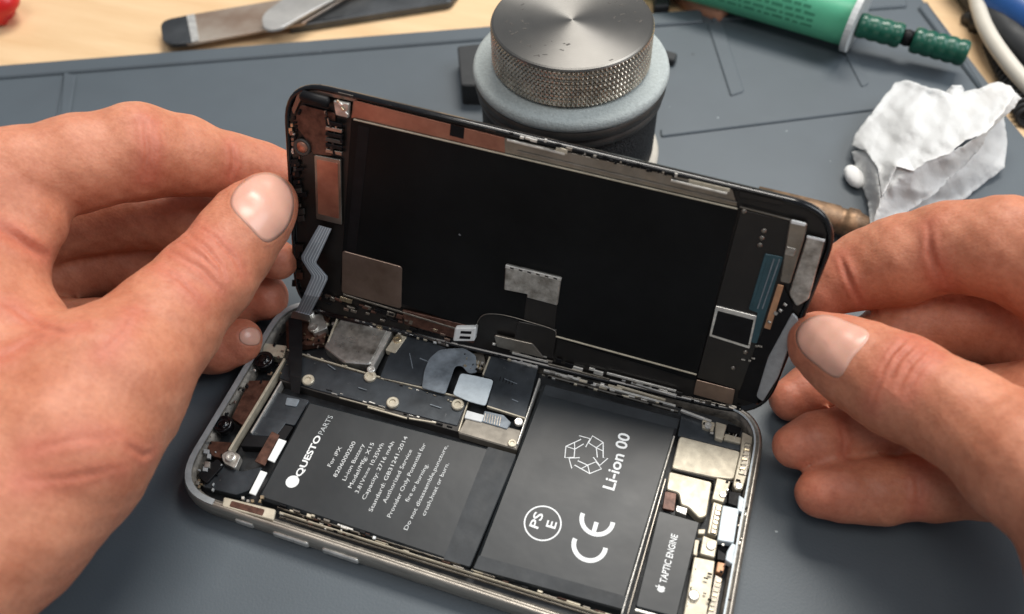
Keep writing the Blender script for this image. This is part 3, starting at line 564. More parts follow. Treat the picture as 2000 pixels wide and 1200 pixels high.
# right end
spoly('driver_board', [(1447, 410), (1562, 437), (1475, 772), (1361, 738)], .8, .6, M['darkbrown'], dr, .4)
for x, y in ((1492, 451), (1488, 465), (1484, 479), (1453, 413), (1456, 688), (1432, 719)):
    bm = bmesh.new(); lathe(bm, S(x, y, .8), SN, [(.65, 0), (.6, .2), (.3, .3)], 14); fin('rivet', bm, M['plate'], dr, True)
spoly('teal_flex', [(1494, 496), (1530, 503), (1478, 672), (1462, 668), (1480, 612), (1462, 605)], 1.1, .25, M['teal'], dr, .4)
for o_ in (0, 11, 22): spoly('flex_trace', strip((1501 + o_, 506), (1470 + o_ * .85, 604), 2.5), 1.2, .08, M['slate2' if o_ else 'teal'], dr, 0, .02)
spoly('orange_contact', [(1519, 556), (1531, 559), (1504, 645), (1492, 641)], 1.3, .3, M['orange'], dr, .2)
spoly('metal_bracket', [(1543, 430), (1577, 438), (1570, 470), (1543, 556), (1523, 551)], 1.6, .8, M['plate'], dr, .6, .2); spoly('metal_tab', [(1546, 430), (1574, 437), (1572, 443), (1544, 437)], 1.9, .3, M['white'], dr, .3, .1)
spoly('metal_tab', [(1536, 482), (1555, 487), (1550, 502), (1532, 498)], 1.8, .3, M['grunge'], dr, .3, .1)
spoly('end_plate', [(1577, 462), (1611, 471), (1580, 585), (1556, 600), (1541, 575)], 1.4, .6, M['grunge'], dr, .8, .2); spoly('metal_tab', strip((1576, 463), (1611, 471), 5), 1.6, .2, M['white'], dr, 0, .1)
spoly('end_plate', [(1548, 612), (1560, 625), (1520, 738), (1490, 786), (1477, 776), (1500, 700)], 1.4, .6, M['rim'], dr, .8, .2)
spoly('black_strip', [(1530, 560), (1550, 600), (1500, 720), (1478, 790), (1440, 778), (1475, 680)], 1.0, .3, M['black'], dr, .5, .05)
spoly('chip_frame', [(1398, 598), (1478, 618), (1464, 682), (1385, 657)], 1.2, .6, M['silver'], dr, .3, .1); spoly('chip', [(1402, 608), (1472, 626), (1461, 676), (1390, 654)], 1.35, .5, M['black'], dr, .2, .05)
spoly('foil_patch', [(1360, 742), (1436, 762), (1430, 792), (1354, 771)], 1.1, .3, M['copperdim'], dr, .4)
sbits((1535, 590), (1500, 640), 4, 1.6, 6, ['grunge', 'silver'], 4, lo=4, hi=8); sbits((1450, 700), (1478, 706), 3, 1.4, 3, ['grunge', 'plate'], 4, lo=4, hi=8); sbits((1463, 672), (1495, 680), 3, 1.4, 3, ['grunge', 'plate'], 2, lo=6, hi=12)
spoly('edge_plate', [(1445, 368), (1530, 388), (1528, 402), (1442, 385)], .8, .3, M['darkbrown'], dr, .5)
# left end: earpiece cluster
spoly('flex_board', [(588, 205), (655, 222), (650, 305), (612, 302), (590, 262), (572, 240)], .6, .4, M['brown'], dr, .6)
bm = bmesh.new(); tube(bm, [S(590, 187, 1.2), S(592, 187.7, 1.4), S(640, 200, 1.4), S(643, 200.7, 1.2)], [1.0, 1.5, 1.5, 1.0], 12); fin('sensor_capsule', bm, M['black'], dr, True)
spoly('silver_clip', [(650, 197), (682, 203), (680, 232), (655, 226)], 1.8, 1, M['grunge'], dr, .5, .25); sbits((655, 200), (680, 225), 4, 2.1, 5, ['silver', 'brass'], 5, lo=5, hi=9)
for i in range(6): spoly('pin_block', [(636, 236 + 11 * i), (668, 243 + 11 * i), (667, 250 + 11 * i), (635, 243 + 11 * i)], 1.6 - .1 * (i % 2), .8, M[['black', 'plate', 'black', 'dullmetal'][i % 4]], dr, .2, .1)
bm = bmesh.new(); lathe(bm, S(590, 288, 1.0), SN, [(2.4, -.4), (2.4, .3), (2.0, .5), (1.7, .3), (.01, .3)], 24); fin('sensor_ring', bm, M['dullmetal'], dr, True)
bm = bmesh.new(); lathe(bm, S(590, 288, 1.3), SN, [(1.55, 0), (1.5, .1), (.01, .12)], 24); fin('copper_disc', bm, M['copper'], dr, True)
sbits((568, 240), (574, 300), 6, .9, 6, ['copperdim', 'grunge', 'brass'], 3, lo=5, hi=12); sbits((575, 310), (590, 430), 12, .9, 14, ['black', 'dullmetal', 'black', 'plate'], 8, lo=5, hi=12)
spoly('speaker_frame', [(613, 303), (665, 313), (667, 440), (617, 428)], 1.1, .9, M['plate'], dr, .4, .15); spoly('speaker_window', [(618, 311), (660, 319), (662, 428), (621, 418)], 1.25, .3, M['copper'], dr, .5, .1)
spoly('corner_trim', [(582, 180), (604, 172), (700, 194), (690, 199), (608, 182), (590, 190), (574, 225), (569, 215)], .7, .3, M['copperdim'], dr, .5)
sbits((585, 480), (580, 560), 7, .6, 14, ['brown', 'black', 'darkbrown'], 6, lo=8, hi=16)
sbits((610, 565), (665, 590), 5, .8, 5, ['brown', 'plate'], 4)
sbits((575, 215), (580, 430), 30, 1.0, 5, ['black', 'dullmetal', 'grunge', 'brown', 'black'], 12, 'clutter_bit', 3, 8); sbits((640, 215), (660, 300), 14, 1.5, 4, ['black', 'plate', 'darkbrown'], 12, 'clutter_bit', 5, 14)  # random filler clutter on the screen back as well
sbits((590, 570), (880, 660), 34, .9, 4, ['black', 'brown', 'plate', 'black', 'copperdim'], 9, 'clutter_bit', 4, 16)
# loose grey ribbon cable and black strap
def edg(l): return [(np.asarray(a, float), np.asarray(b, float)) for a, b in l]
h1 = 1.8
rb = edg([(S(623, 440, 1.4), S(648, 447, 1.4)), (S(606, 470, 2.6), S(634, 478, 2.6)), (S(589, 500, 3.4), S(618, 512, 3.4)), (S(590, 508, 3.5), S(619, 516, 3.5)), (S(609, 538, 3.8), S(640, 540, 3.8)), (S(608, 543, 3.9), S(640, 546, 3.9)), (S(594, 575, 4.4), S(624, 580, 4.4)), (P(579, 607, 7.6), P(606, 614, 7.6)), (P(574, 616, 7.0), P(600, 622, 7.0))])
ribbon('ribbon_cable', rb, .18, M['ribbon'], dr)
for f_ in (.18, .36, .54, .72, .88):
    e2 = []
    for k_ in range(len(rb)):
        l_, r_ = rb[k_]; e2.append((l_ + (r_ - l_) * f_, l_ + (r_ - l_) * (f_ + .05)))
    nn_ = [np.cross(b_[1] - b_[0], SN) for b_ in rb]; e2 = [(a_ + SN * .12 + UP * .05, b_ + SN * .12 + UP * .05) for a_, b_ in e2]
    ribbon('flex_trace', e2, .1, M['ice'], dr)
poly('ribbon_plug', [(571, 607), (606, 616), (604, 628), (568, 620)], 7.6, 1.1, M['plate'], hr, .4)
ribbon('black_strap', edg([(P(564, 622, 7.3), P(590, 628, 7.3)), (P(565, 680, 7.5), P(591, 685, 7.5)), (P(567, 735, 7.0), P(589, 740, 7.0)), (P(570, 765, 5.2), P(586, 770, 5.2))]), .4, M['black'], hr)

# ================================================================ hands (signed distance field -> surface nets)
def sdf_chain(p, nodes, k):
    d = None
    segs = list(zip(nodes, nodes[1:])) if len(nodes) > 1 else [(nodes[0], nodes[0])]
    for (a, ra), (b, rb) in segs:
        ab = b - a; L2 = ab @ ab + 1e-6; t = np.clip(((p - a) @ ab) / L2, 0, 1)
        q = np.linalg.norm(p - (a + t[:, None] * ab), axis=1) - (ra + (rb - ra) * t)
        d = q if d is None else smin(d, q, k)
    return d
def smin(a, b, k):
    h = np.clip(.5 + .5 * (b - a) / k, 0, 1); return b + (a - b) * h - k * h * (1 - h)
def node(x, y, dep, rpx): return (PD(x, y, dep), rpx * dep / FPX)
class Hand:
    def __init__(s, groups): s.g = groups
    def f(s, p):
        d = None
        for nodes, k, kk in s.g:
            q = sdf_chain(p, nodes, k); d = q if d is None else smin(d, q, kk)
        # gentle irregular flesh
        d = d + .22 * np.sin(p[:, 0] * .31 + 1.3) * np.sin(p[:, 1] * .27 + p[:, 2] * .2) + .10 * np.sin(p[:, 0] * .9 + p[:, 2] * .7) * np.sin(p[:, 1] * .8)
        return np.maximum(d, .25 - p[:, 2])
    def grad(s, p):
        e = .2; f0 = s.f(p); g = np.stack([s.f(p + e * np.eye(3)[i]) - f0 for i in range(3)], 1)
        return g / (np.linalg.norm(g, axis=1, keepdims=True) + 1e-9)
    def march(s, px):
        px = np.asarray(px, float); dirs = np.array([ray(*q) for q in px]); ln = np.linalg.norm(dirs, axis=1, keepdims=True); dirs = dirs / ln
        t = np.full(len(px), 120.0)
        for _ in range(70): t = t + s.f(CP + dirs * t[:, None]) * .85
        return CP + dirs * t[:, None]
def surface_nets(f, lo, hi, h):
    n = np.ceil((hi - lo) / h).astype(int) + 1
    gx, gy, gz = [lo[i] + h * np.arange(n[i]) for i in range(3)]
    F = np.empty(n, np.float64)
    for i in range(n[0]):
        yy, zz = np.meshgrid(gy, gz, indexing='ij'); p = np.stack([np.full(yy.size, gx[i]), yy.ravel(), zz.ravel()], 1); F[i] = f(p).reshape(n[1], n[2])
    ins = F < 0; m = n - 1
    acc = np.zeros((*m, 3)); cntr = np.zeros(m)
    for ax in range(3):
        a = [slice(None)] * 3; b = [slice(None)] * 3; a[ax] = slice(0, -1); b[ax] = slice(1, None)
        fa, fb = F[tuple(a)], F[tuple(b)]; cr = (fa < 0) != (fb < 0); t = np.where(cr, fa / np.where(cr, fa - fb, 1), 0)
        o1, o2 = [i for i in range(3) if i != ax]
        for u in (0, 1):
            for v in (0, 1):
                s_ = [slice(None)] * 3
                for o_, w in ((o1, u), (o2, v)): s_[o_] = slice(w, w + m[o_])
                c = cr[tuple(s_)]; tt = t[tuple(s_)]; cntr += c
                acc[..., ax] += np.where(c, tt, 0); acc[..., o1] += np.where(c, u, 0); acc[..., o2] += np.where(c, v, 0)
    act = cntr > 0; idx = -np.ones(m, int); idx[act] = np.arange(act.sum())
    I = np.argwhere(act); V = lo + h * (I + acc[act] / cntr[act][:, None]); faces = []
    for ax in range(3):
        o1, o2 = (ax + 1) % 3, (ax + 2) % 3
        a = [slice(None)] * 3; b = [slice(None)] * 3; a[ax] = slice(0, -1); b[ax] = slice(1, None)
        for o_ in (o1, o2): a[o_] = slice(1, -1); b[o_] = slice(1, -1)
        ia, ib = ins[tuple(a)], ins[tuple(b)]
        for sgn in (0, 1):
            e = np.argwhere((ia & ~ib) if sgn == 0 else (~ia & ib))
            if not len(e): continue
            e = e.copy(); e[:, o1] += 1; e[:, o2] += 1
            def cell(d1, d2):
                q = e.copy(); q[:, o1] -= d1; q[:, o2] -= d2; return idx[q[:, 0], q[:, 1], q[:, 2]]
            quad = np.stack([cell(1, 1), cell(0, 1), cell(0, 0), cell(1, 0)], 1)
            faces.append(quad if sgn == 0 else quad[:, ::-1])
    return V, np.concatenate(faces)
def make_hand(name, label, groups, creases, nails, loc):
    H = Hand(groups); allp = np.array([n_[0] for g in groups for n_ in g[0]]); allr = np.array([n_[1] for g in groups for n_ in g[0]])
    lo = (allp - allr[:, None]).min(0) - 4; hi = (allp + allr[:, None]).max(0) + 4; lo[2] = max(lo[2], -3)
    V, Q = surface_nets(H.f, lo, hi, 1.9)
    me = D.meshes.new('tmp'); me.from_pydata(V.tolist(), [], Q.tolist()); o = D.objects.new('tmp', me); COL.objects.link(o)
    md = o.modifiers.new('s', 'SUBSURF'); md.levels = 2; md.subdivision_type = 'CATMULL_CLARK'
    dg = bpy.context.evaluated_depsgraph_get(); m2 = D.meshes.new_from_object(o.evaluated_get(dg)); D.objects.remove(o)
    co = np.empty(len(m2.vertices) * 3); m2.vertices.foreach_get('co', co); co = co.reshape(-1, 3)
    for _ in range(2): co = co - H.grad(co) * np.clip(H.f(co), -.6, .6)[:, None]
    ed_ = np.empty(len(m2.edges) * 2, int); m2.edges.foreach_get('vertices', ed_); ed_ = ed_.reshape(-1, 2)
    deg = np.bincount(ed_.ravel(), minlength=len(co))[:, None]
    for _ in range(4):
        sm = np.stack([np.bincount(ed_[:, 0], co[ed_[:, 1], i], len(co)) + np.bincount(ed_[:, 1], co[ed_[:, 0], i], len(co)) for i in range(3)], 1) / deg
        co = co * .4 + sm * .6
    g = H.grad(co); disp = np.zeros(len(co)); flush = np.zeros(len(co))
    for g_ in groups[:2] + groups[3:]:
        flush = np.maximum(flush, .8 * np.exp(-(np.linalg.norm(co - g_[0][0][0], axis=1) / 11) ** 2))
    for line, dpt, wid in creases:
        line = np.array(line, float); t = np.linspace(0, 1, 14); seg = np.linspace(0, len(line) - 1, 22); k = np.clip(seg.astype(int), 0, len(line) - 2)
        pp = line[k] + (line[k + 1] - line[k]) * (seg - k)[:, None]; w = H.march(pp); fade = np.sin(np.linspace(0.25, math.pi - .25, len(w)))
        near = np.where(((co > w.min(0) - 5) & (co < w.max(0) + 5)).all(1))[0]
        dd = np.linalg.norm(co[near][:, None, :] - w[None], axis=2); j = dd.argmin(1); dm = dd.min(1); wid = wid * .75
        flush[near] = np.maximum(flush[near], .85 * np.exp(-(dm / 3.2) ** 2)); disp[near] -= dpt * fade[j] * np.exp(-(dm / wid) ** 2) - dpt * .3 * fade[j] * np.exp(-((dm - 2.4 * wid) / wid) ** 2)
    nailpts = []
    for out, w_ in nails:
        c = np.mean(out, 0); oo = [np.array(q, float) for q in out]; ol = np.array(smooth_path(oo[-2:] + oo + oo[:2], 6))[12:12 + 6 * len(oo)]; rim = H.march(ol)
        near = np.where(((co > rim.min(0) - 5) & (co < rim.max(0) + 5)).all(1))[0]; dd = np.linalg.norm(co[near][:, None, :] - rim[None], axis=2).min(1)
        disp[near] += .14 * np.exp(-((dd - .6) / .6) ** 2)
        nailpts.append((c, ol))
    co = co + g * disp[:, None]
    off = np.array(loc, float); m2.vertices.foreach_set('co', ((co - off) * MM).ravel()); m2.materials.clear(); m2.materials.append(M['skin'])
    fa_ = m2.attributes.new('flush', 'FLOAT', 'POINT'); fa_.data.foreach_set('value', flush.astype(np.float32))
    for p in m2.polygons: p.use_smooth = True
    ob = D.objects.new(name, m2); COL.objects.link(ob); ob.location = off * MM; tag(ob, label, 'hand')
    for c, ol in nailpts:
        K = 9; rings = []
        pxs = []; 
        for i in range(1, K + 1):
            for q in ol: pxs.append(c + (q - c) * i / K)
        w = H.march(np.array(pxs)); gg = H.grad(w); cw = H.march([c]); cg = H.grad(cw)
        s_ = np.repeat(np.arange(1, K + 1) / K, len(ol)); lift = .17 + .28 * (1 - s_ ** 3)
        w = w + gg * lift[:, None]; bm = bmesh.new(); cv = bm.verts.new((cw + cg * .54)[0]); L_ = len(ol); vs = [[bm.verts.new(w[i * L_ + j]) for j in range(L_)] for i in range(K)]
        vs.append([bm.verts.new(w[(K - 1) * L_ + j] - gg[(K - 1) * L_ + j] * .5) for j in range(L_)])
        for j in range(L_): bm.faces.new((cv, vs[0][j], vs[0][(j + 1) % L_]))
        for i in range(K):
            for j in range(L_): bm.faces.new((vs[i][j], vs[i + 1][j], vs[i + 1][(j + 1) % L_], vs[i][(j + 1) % L_]))
        bmesh.ops.recalc_face_normals(bm, faces=bm.faces)
        nm = fin('fingernail', bm, M['nail'], ob, True)
    return ob
N = node
LH = [
 ([N(522, 398, 234, 60), N(490, 432, 231, 72), N(455, 480, 227, 78), N(400, 548, 221, 88), N(320, 635, 212, 104), N(210, 750, 200, 152), N(110, 880, 190, 178), N(-20, 1010, 182, 196), N(-220, 1170, 170, 230)], 3.5, 3),
 ([N(545, 342, 250, 50), N(500, 335, 248, 56), N(445, 325, 244, 62), N(360, 305, 236, 76), N(270, 297, 228, 90), N(160, 318, 222, 90), N(40, 350, 216, 98), N(-120, 420, 208, 130), N(-300, 560, 200, 170)], 3, 3),
 ([N(45, 432, 213, 82), N(-10, 530, 208, 72), N(60, 650, 203, 58), N(-20, 760, 200, 130)], 4, 3),
 ([N(-150, 480, 205, 160), N(-60, 800, 197, 190), N(-180, 960, 188, 240)], 8, 10),
 ([N(542, 508, 252, 40), N(480, 480, 256, 50), N(380, 432, 257, 62), N(240, 420, 254, 66), N(80, 440, 245, 76), N(-80, 490, 232, 100)], 3, 2.2),
 ([N(520, 580, 261, 44), N(460, 590, 262, 47), N(360, 548, 266, 58), N(220, 515, 264, 62), N(60, 540, 252, 70), N(-80, 560, 235, 100)], 3, 2.2),
 ([N(466, 668, 249, 46), N(420, 682, 249, 46), N(340, 680, 250, 50), N(200, 640, 250, 54), N(60, 640, 245, 62), N(-80, 640, 232, 100)], 3, 2.2)]
LC = [([(362, 453), (399, 480), (431, 517), (440, 545)], .45, .7), ([(330, 490), (394, 526), (430, 566)], .4, .7), ([(378, 436), (424, 468), (458, 505), (474, 535)], .35, .6), ([(345, 470), (397, 503), (433, 538)], .35, .55), ([(310, 520), (350, 545), (395, 590)], .22, .6),
      ([(284, 235), (290, 300), (282, 350)], .55, .9), ([(298, 240), (302, 300), (296, 345)], .3, .7), ([(453, 285), (458, 318), (452, 345)], .45, .8), ([(20, 600), (80, 640), (130, 650)], .4, .9), ([(20, 450), (60, 480), (90, 500)], .5, 1.0),
      ([(250, 870), (280, 890), (300, 885)], .4, .8), ([(0, 700), (70, 660), (160, 640)], .35, 1.2), ([(0, 445), (45, 478), (85, 502)], .9, 1.6), ([(60, 880), (140, 860), (230, 850)], .2, .9), ([(40, 940), (130, 935), (240, 915)], .2, .9), ([(200, 690), (240, 650), (262, 610)], .2, .8)]
NL = [([(452, 404), (459, 372), (490, 345), (527, 339), (559, 356), (573, 388), (569, 425), (550, 457), (518, 473), (484, 442)], 0), ([(470, 648), (492, 640), (508, 652), (504, 672), (482, 674), (468, 664)], 0)]
make_hand('left_hand'.replace('left_', ''), 'bare hand at left pinching the screen edge with thumb and finger', LH, LC, NL, (-20, 30, 0))
RH = [
 ([N(1594, 668, 217, 55), N(1622, 682, 215, 68), N(1672, 712, 211, 84), N(1760, 755, 204, 99), N(1878, 815, 194, 98), N(2010, 905, 182, 128), N(2160, 1000, 174, 165), N(2260, 1180, 168, 230)], 3.5, 3),
 ([N(1603, 580, 236, 46), N(1645, 545, 236, 62), N(1690, 528, 234, 74), N(1760, 507, 229, 84), N(1855, 482, 222, 86), N(1960, 486, 214, 98), N(2090, 520, 206, 125), N(2260, 640, 196, 180)], 3, 3),
 ([N(2240, 780, 190, 150), N(2280, 920, 182, 190)], 8, 9),
 ([N(1542, 782, 236, 40), N(1585, 765, 238, 50), N(1680, 700, 241, 64), N(1770, 645, 240, 74), N(1870, 622, 236, 84), N(2000, 640, 228, 94), N(2140, 700, 212, 120)], 3, 2.2),
 ([N(1556, 872, 221, 46), N(1600, 860, 222, 52), N(1680, 842, 224, 58), N(1780, 828, 222, 64), N(1950, 800, 215, 84), N(2120, 800, 200, 130)], 3, 2.2),
 ([N(1605, 963, 215, 50), N(1650, 961, 215, 56), N(1720, 960, 214, 60), N(1820, 952, 212, 63), N(1930, 945, 208, 68), N(2100, 930, 196, 120)], 3, 2.2)]
RC = [([(1733, 748), (1757, 700), (1797, 662)], .4, .7), ([(1720, 728), (1742, 692), (1776, 656)], .35, .6), ([(1752, 762), (1778, 712), (1815, 674)], .4, .7), ([(1700, 795), (1712, 762), (1728, 735)], .3, .6), ([(1768, 775), (1795, 725), (1830, 690)], .25, .6),
      ([(1640, 498), (1655, 540), (1682, 597)], .5, .8), ([(1812, 440), (1818, 500), (1836, 558)], .55, .9), ([(1825, 500), (1842, 540), (1850, 560)], .3, .8), ([(1792, 915), (1796, 960), (1790, 1008)], .35, .9), ([(1640, 830), (1650, 860), (1646, 890)], .25, .8)]
NR = [([(1698, 655), (1664, 702), (1637, 738), (1594, 713), (1562, 682), (1556, 650), (1575, 626), (1612, 616), (1656, 630)], 0)]
make_hand('hand', 'bare hand at right gripping the far end of the screen, thumb in front', RH, RC, NR, (170, 40, 0))

# ================================================================ knurled jar behind the screen
dep = 266; cz = 41.0; jc = P(1115, 117, cz); jr = 193 * ((jc - CP) @ (-CR[:, 2])) / FPX; jc0 = jc.copy(); jc0[2] = 0
jar = root_empty('round_metal_jar', 'round jar with knurled steel lid and pale foam collar standing behind the screen', 'jar', jc0)
bm = bmesh.new(); lathe(bm, jc0, UP, [(jr * .985, .05), (jr * 1.0, 1), (jr, 5), (jr * .96, 6.5), (jr * .9, 6.6)], 96); fin('jar_base', bm, M['ivory'], jar, True)
bm = bmesh.new(); lathe(bm, jc0, UP, [(jr * .92, 6.5), (jr * .93, 8), (jr * .93, cz - 11), (jr * .9, cz - 10.5)], 96); fin('jar_body', bm, M['fabric'], jar, True)
bm = bmesh.new(); lathe(bm, jc0, UP, [(jr * .9, cz - 11), (jr * .965, cz - 10.6), (jr * .965, cz - 8.4), (jr * .93, cz - 8), (jr * .93, cz - 7.4), (jr * .985, cz - 7), (jr * .985, cz - 4), (jr * .95, cz - 3.6)], 96); fin('jar_collar', bm, M['dullmetal'], jar, True)
bm = bmesh.new(); lathe(bm, jc0, UP, [(jr * .93, cz - 4), (jr * .99, cz - 3.4), (jr, cz - 2.2), (jr * .985, cz - .6), (jr * .95, cz), (jr * .7, cz)], 96); fin('foam_ring', bm, M['foam'], jar, True)
lr = jr * .79; lz0 = cz + .05; lz1 = cz + 14.5; bm = bmesh.new(); NS = 777; NRw = 40; rings = []
tri = lambda x: abs((x % 1) * 2 - 1)
def kn(zf, rr, k): return [jc0 + UP * zf + np.array([math.cos(2 * math.pi * i / NS), math.sin(2 * math.pi * i / NS), 0]) * (rr + (k * (max(tri(i / 7.0 + zf * .55), tri(i / 7.0 - zf * .55)) - .6) if k else 0)) for i in range(NS)]
rings.append(kn(lz0, lr - 1.2, 0)); rings.append(kn(lz0 + .8, lr - .9, 0))
for j in range(NRw): rings.append(kn(lz0 + 1.2 + (lz1 - lz0 - 2.4) * j / (NRw - 1), lr, .8))
rings.append(kn(lz1 - .7, lr + .1, 0)); ring_loft(bm, rings); fin('knurled_grip', bm, M['knurl'], jar)
bm = bmesh.new(); lathe(bm, jc0, UP, [(lr + .1, lz1 - .72), (lr - .15, lz1 - .25), (lr - .7, lz1)] + [((lr - .8) * (1 - k / 90) + .05, lz1 + (.012 if k % 3 == 0 else 0)) for k in range(91)], 160)
lid = fin('lid_top', bm, M['lidtop'], jar)
lo_ = Vector(jc0 * MM)
bm = bmesh.new()     # nicks in the lid
for i in range(46):
    a = random.choice([random.uniform(3.4, 4.6), random.uniform(.2, 1.0), random.uniform(0, 6.28)]); r_ = lr * random.uniform(.5, .93); c = jc0 + np.array([math.cos(a) * r_, math.sin(a) * r_, lz1 + .03]); l = random.uniform(.4, 1.6); b_ = random.uniform(0, 3.14)
    stroke(bm, [c - np.array([math.cos(b_), math.sin(b_), 0]) * l / 2, c + np.array([math.cos(b_), math.sin(b_), 0]) * l / 2], random.uniform(.2, .7), UP)
fin('lid_scratches', bm, M['dullmetal'], jar)
# dark block and stub behind the jar
bm = bmesh.new(); slab(bm, roundpoly([P(x, y, 9) for x, y in [(893, 90), (945, 84), (950, 168), (900, 166)]], 1, 3), UP, 8.9, .5)
o = fin('black_block', bm, M['rubber'], None, loc=P(905, 150, 0)); tag(o, 'small black rubber block just left of the knurled jar', 'block')
bm = bmesh.new(); slab(bm, roundpoly([P(x, y, 3) for x, y in [(1285, 92), (1324, 104), (1318, 118), (1285, 112)]], 1, 3), UP, 2.95, .5)
o = fin('black_scrap', bm, M['rubber'], None, loc=P(1310, 108, 0)); tag(o, 'tiny black scrap on the mat right of the jar collar', 'scrap')

# ================================================================ tissue
def sheet(bm, px, heights, seed, cell=3.2, amp=1.5, n=14):
    """crumpled sheet: pixel outline with heights, triangulated inside, facetted relief"""
    from mathutils.geometry import delaunay_2d_cdt
    px = np.array(px, float); hh = np.array(heights, float); rs = np.random.RandomState(seed)
    out = []; oh = []
    for i in range(len(px)):
        a, b = px[i], px[(i + 1) % len(px)]; k = max(2, int(np.linalg.norm(b - a) / 7))
        for s_ in range(k): out.append(a + (b - a) * s_ / k + (rs.randn(2) * .8 if s_ else 0)); oh.append(hh[i] + (hh[(i + 1) % len(px)] - hh[i]) * s_ / k)
    out = np.array(out); oh = np.array(oh); x0, y0 = out.min(0); x1, y1 = out.max(0); inner = []
    for yy in np.arange(y0, y1, 3.4):
        for xx in np.arange(x0, x1, 3.4):
            q = np.array([xx, yy]) + rs.randn(2) * .5; c_ = False; j = len(out) - 1
            for i in range(len(out)):
                if (out[i, 1] > q[1]) != (out[j, 1] > q[1]) and q[0] < (out[j, 0] - out[i, 0]) * (q[1] - out[i, 1]) / (out[j, 1] - out[i, 1]) + out[i, 0]: c_ = not c_
                j = i
            if c_ and np.linalg.norm(out - q, axis=1).min() > 2.2: inner.append(q)
    inner = np.array(inner); d = np.linalg.norm(inner[:, None] - out[None], axis=2); w = 1 / d ** 2.2; ih = (w * oh).sum(1) / w.sum(1)
    pts = np.concatenate([out, inner]); hs = np.concatenate([oh, ih])
    dirs = rs.randn(n, 2); dirs /= np.linalg.norm(dirs, axis=1, keepdims=True); ph = rs.rand(n) * 60; wl = np.where(np.arange(n) < 7, rs.uniform(50, 150, n), rs.uniform(18, 40, n))
    rel = sum(np.abs((((pts @ dirs[i] + ph[i]) / wl[i]) % 1) * 2 - 1) * amp * wl[i] / 75 for i in range(n)) / n * 2.2
    edge = np.concatenate([np.full(len(out), .25), np.clip(d.min(1) / 12, .3, 1)])
    hs = hs + (rel - rel.mean()) * edge + rs.randn(len(hs)) * .03
    L_ = len(out); r_ = delaunay_2d_cdt([Vector(q) for q in pts], [], [list(range(L_))], 1, 1e-5)
    W_ = [P(q[0], q[1], h_) for q, h_ in zip(pts, hs)]; vs = [bm.verts.new(W_[r_[3][i][0]] if r_[3][i] else P(r_[0][i][0], r_[0][i][1], 5)) for i in range(len(r_[0]))]
    for f_ in r_[2]:
        try: bm.faces.new([vs[i] for i in f_])
        except ValueError: pass
tx = lambda x, y: (1640 + x / 3.872, 150 + y / 3.872)
T = lambda l: [tx(*q) for q in l]
bm = bmesh.new()
sheet(bm, T([(420, 45), (520, 30), (650, 75), (780, 110), (850, 150), (930, 120), (1080, 80), (1200, 40), (1290, 70), (1330, 130), (1280, 210), (1110, 425), (950, 480), (820, 590), (640, 650), (560, 715), (430, 680), (380, 800), (320, 910), (290, 700), (200, 560), (85, 520), (130, 420), (270, 240)]),
      [8, 10, 14, 15, 14, 13, 16, 15, 18, 20, 22, 23, 23, 22, 22, 21.5, 21, 17, 14.5, 14, 10, 4, 5, 8], 3, amp=5)
sheet(bm, T([(90, 570), (200, 545), (290, 690), (310, 900), (280, 1130), (225, 1110), (215, 940), (150, 780)]), [4, 8, 13, 14, 8, 6, 3, 2], 5, amp=2.5)
sheet(bm, T([(1330, 120), (1375, 165), (1300, 250), (1120, 420), (1080, 520), (940, 680), (700, 900), (450, 1060), (230, 1170), (300, 950), (420, 670), (560, 705), (650, 640), (830, 580), (1100, 415), (1270, 205)]),
      [19, 17, 17, 17, 14, 12, 10, 8, 7, 13, 19.5, 20.5, 21, 21.3, 22, 21], 8, amp=3)
sheet(bm, T([(1100, 420), (1240, 300), (1265, 480), (1245, 690), (1100, 800), (940, 930), (700, 980), (400, 1100), (600, 930), (900, 700), (1000, 560)]),
      [16, 9, 6, 3, 1.5, 1.5, 3, 5, 9, 12, 14], 11, amp=3)
sheet(bm, T([(790, 130), (850, 65), (920, 65), (940, 110), (890, 170), (820, 190)]), [9, 13, 12, 10, 14, 14], 13, amp=1)
fn = fin('crumpled_tissue', bm, M['tissue'], None, True, loc=P(1820, 330, 0)); tag(fn, 'crumpled white paper tissue lying on the mat at the upper right', 'tissue')
md = fn.modifiers.new('thick', 'SOLIDIFY'); md.thickness = .0001
bm = bmesh.new(); c0 = P(1668, 345, 2.6); bmesh.ops.create_icosphere(bm, subdivisions=3, radius=3.0, matrix=Matrix.Translation(Vector(c0)) @ Matrix.Rotation(.5, 4, 'Z') @ Matrix.Diagonal((.95, 1.7, .85, 1)))
for v_ in bm.verts: v_.co += Vector(np.random.randn(3) * .1)
o = fin('cotton_ball', bm, M['tissue'], None, True, loc=P(1664, 350, 0)); tag(o, 'small white cotton tip poking out at the left side of the tissue', 'cotton swab')

# ================================================================ brass tip behind the screen corner
tr = root_empty('brass_nozzle', 'tarnished brass tool tip lying between the screen corner and the tissue', 'tool tip', P(1640, 430, 0))
a = P(1560, 412, 6); b = P(1695, 446, 6); ax = b - a; Lx = np.linalg.norm(ax)
bm = bmesh.new(); lathe(bm, a, ax, [(4.6, -14), (4.8, 0), (4.8, Lx * .55), (4.3, Lx * .58), (4.3, Lx * .66), (5.0, Lx * .68), (5.0, Lx * .82), (4.2, Lx * .86), (3.6, Lx * .97), (2.2, Lx)], 32)
fin('nozzle_body', bm, M['tipmetal'], tr, True)

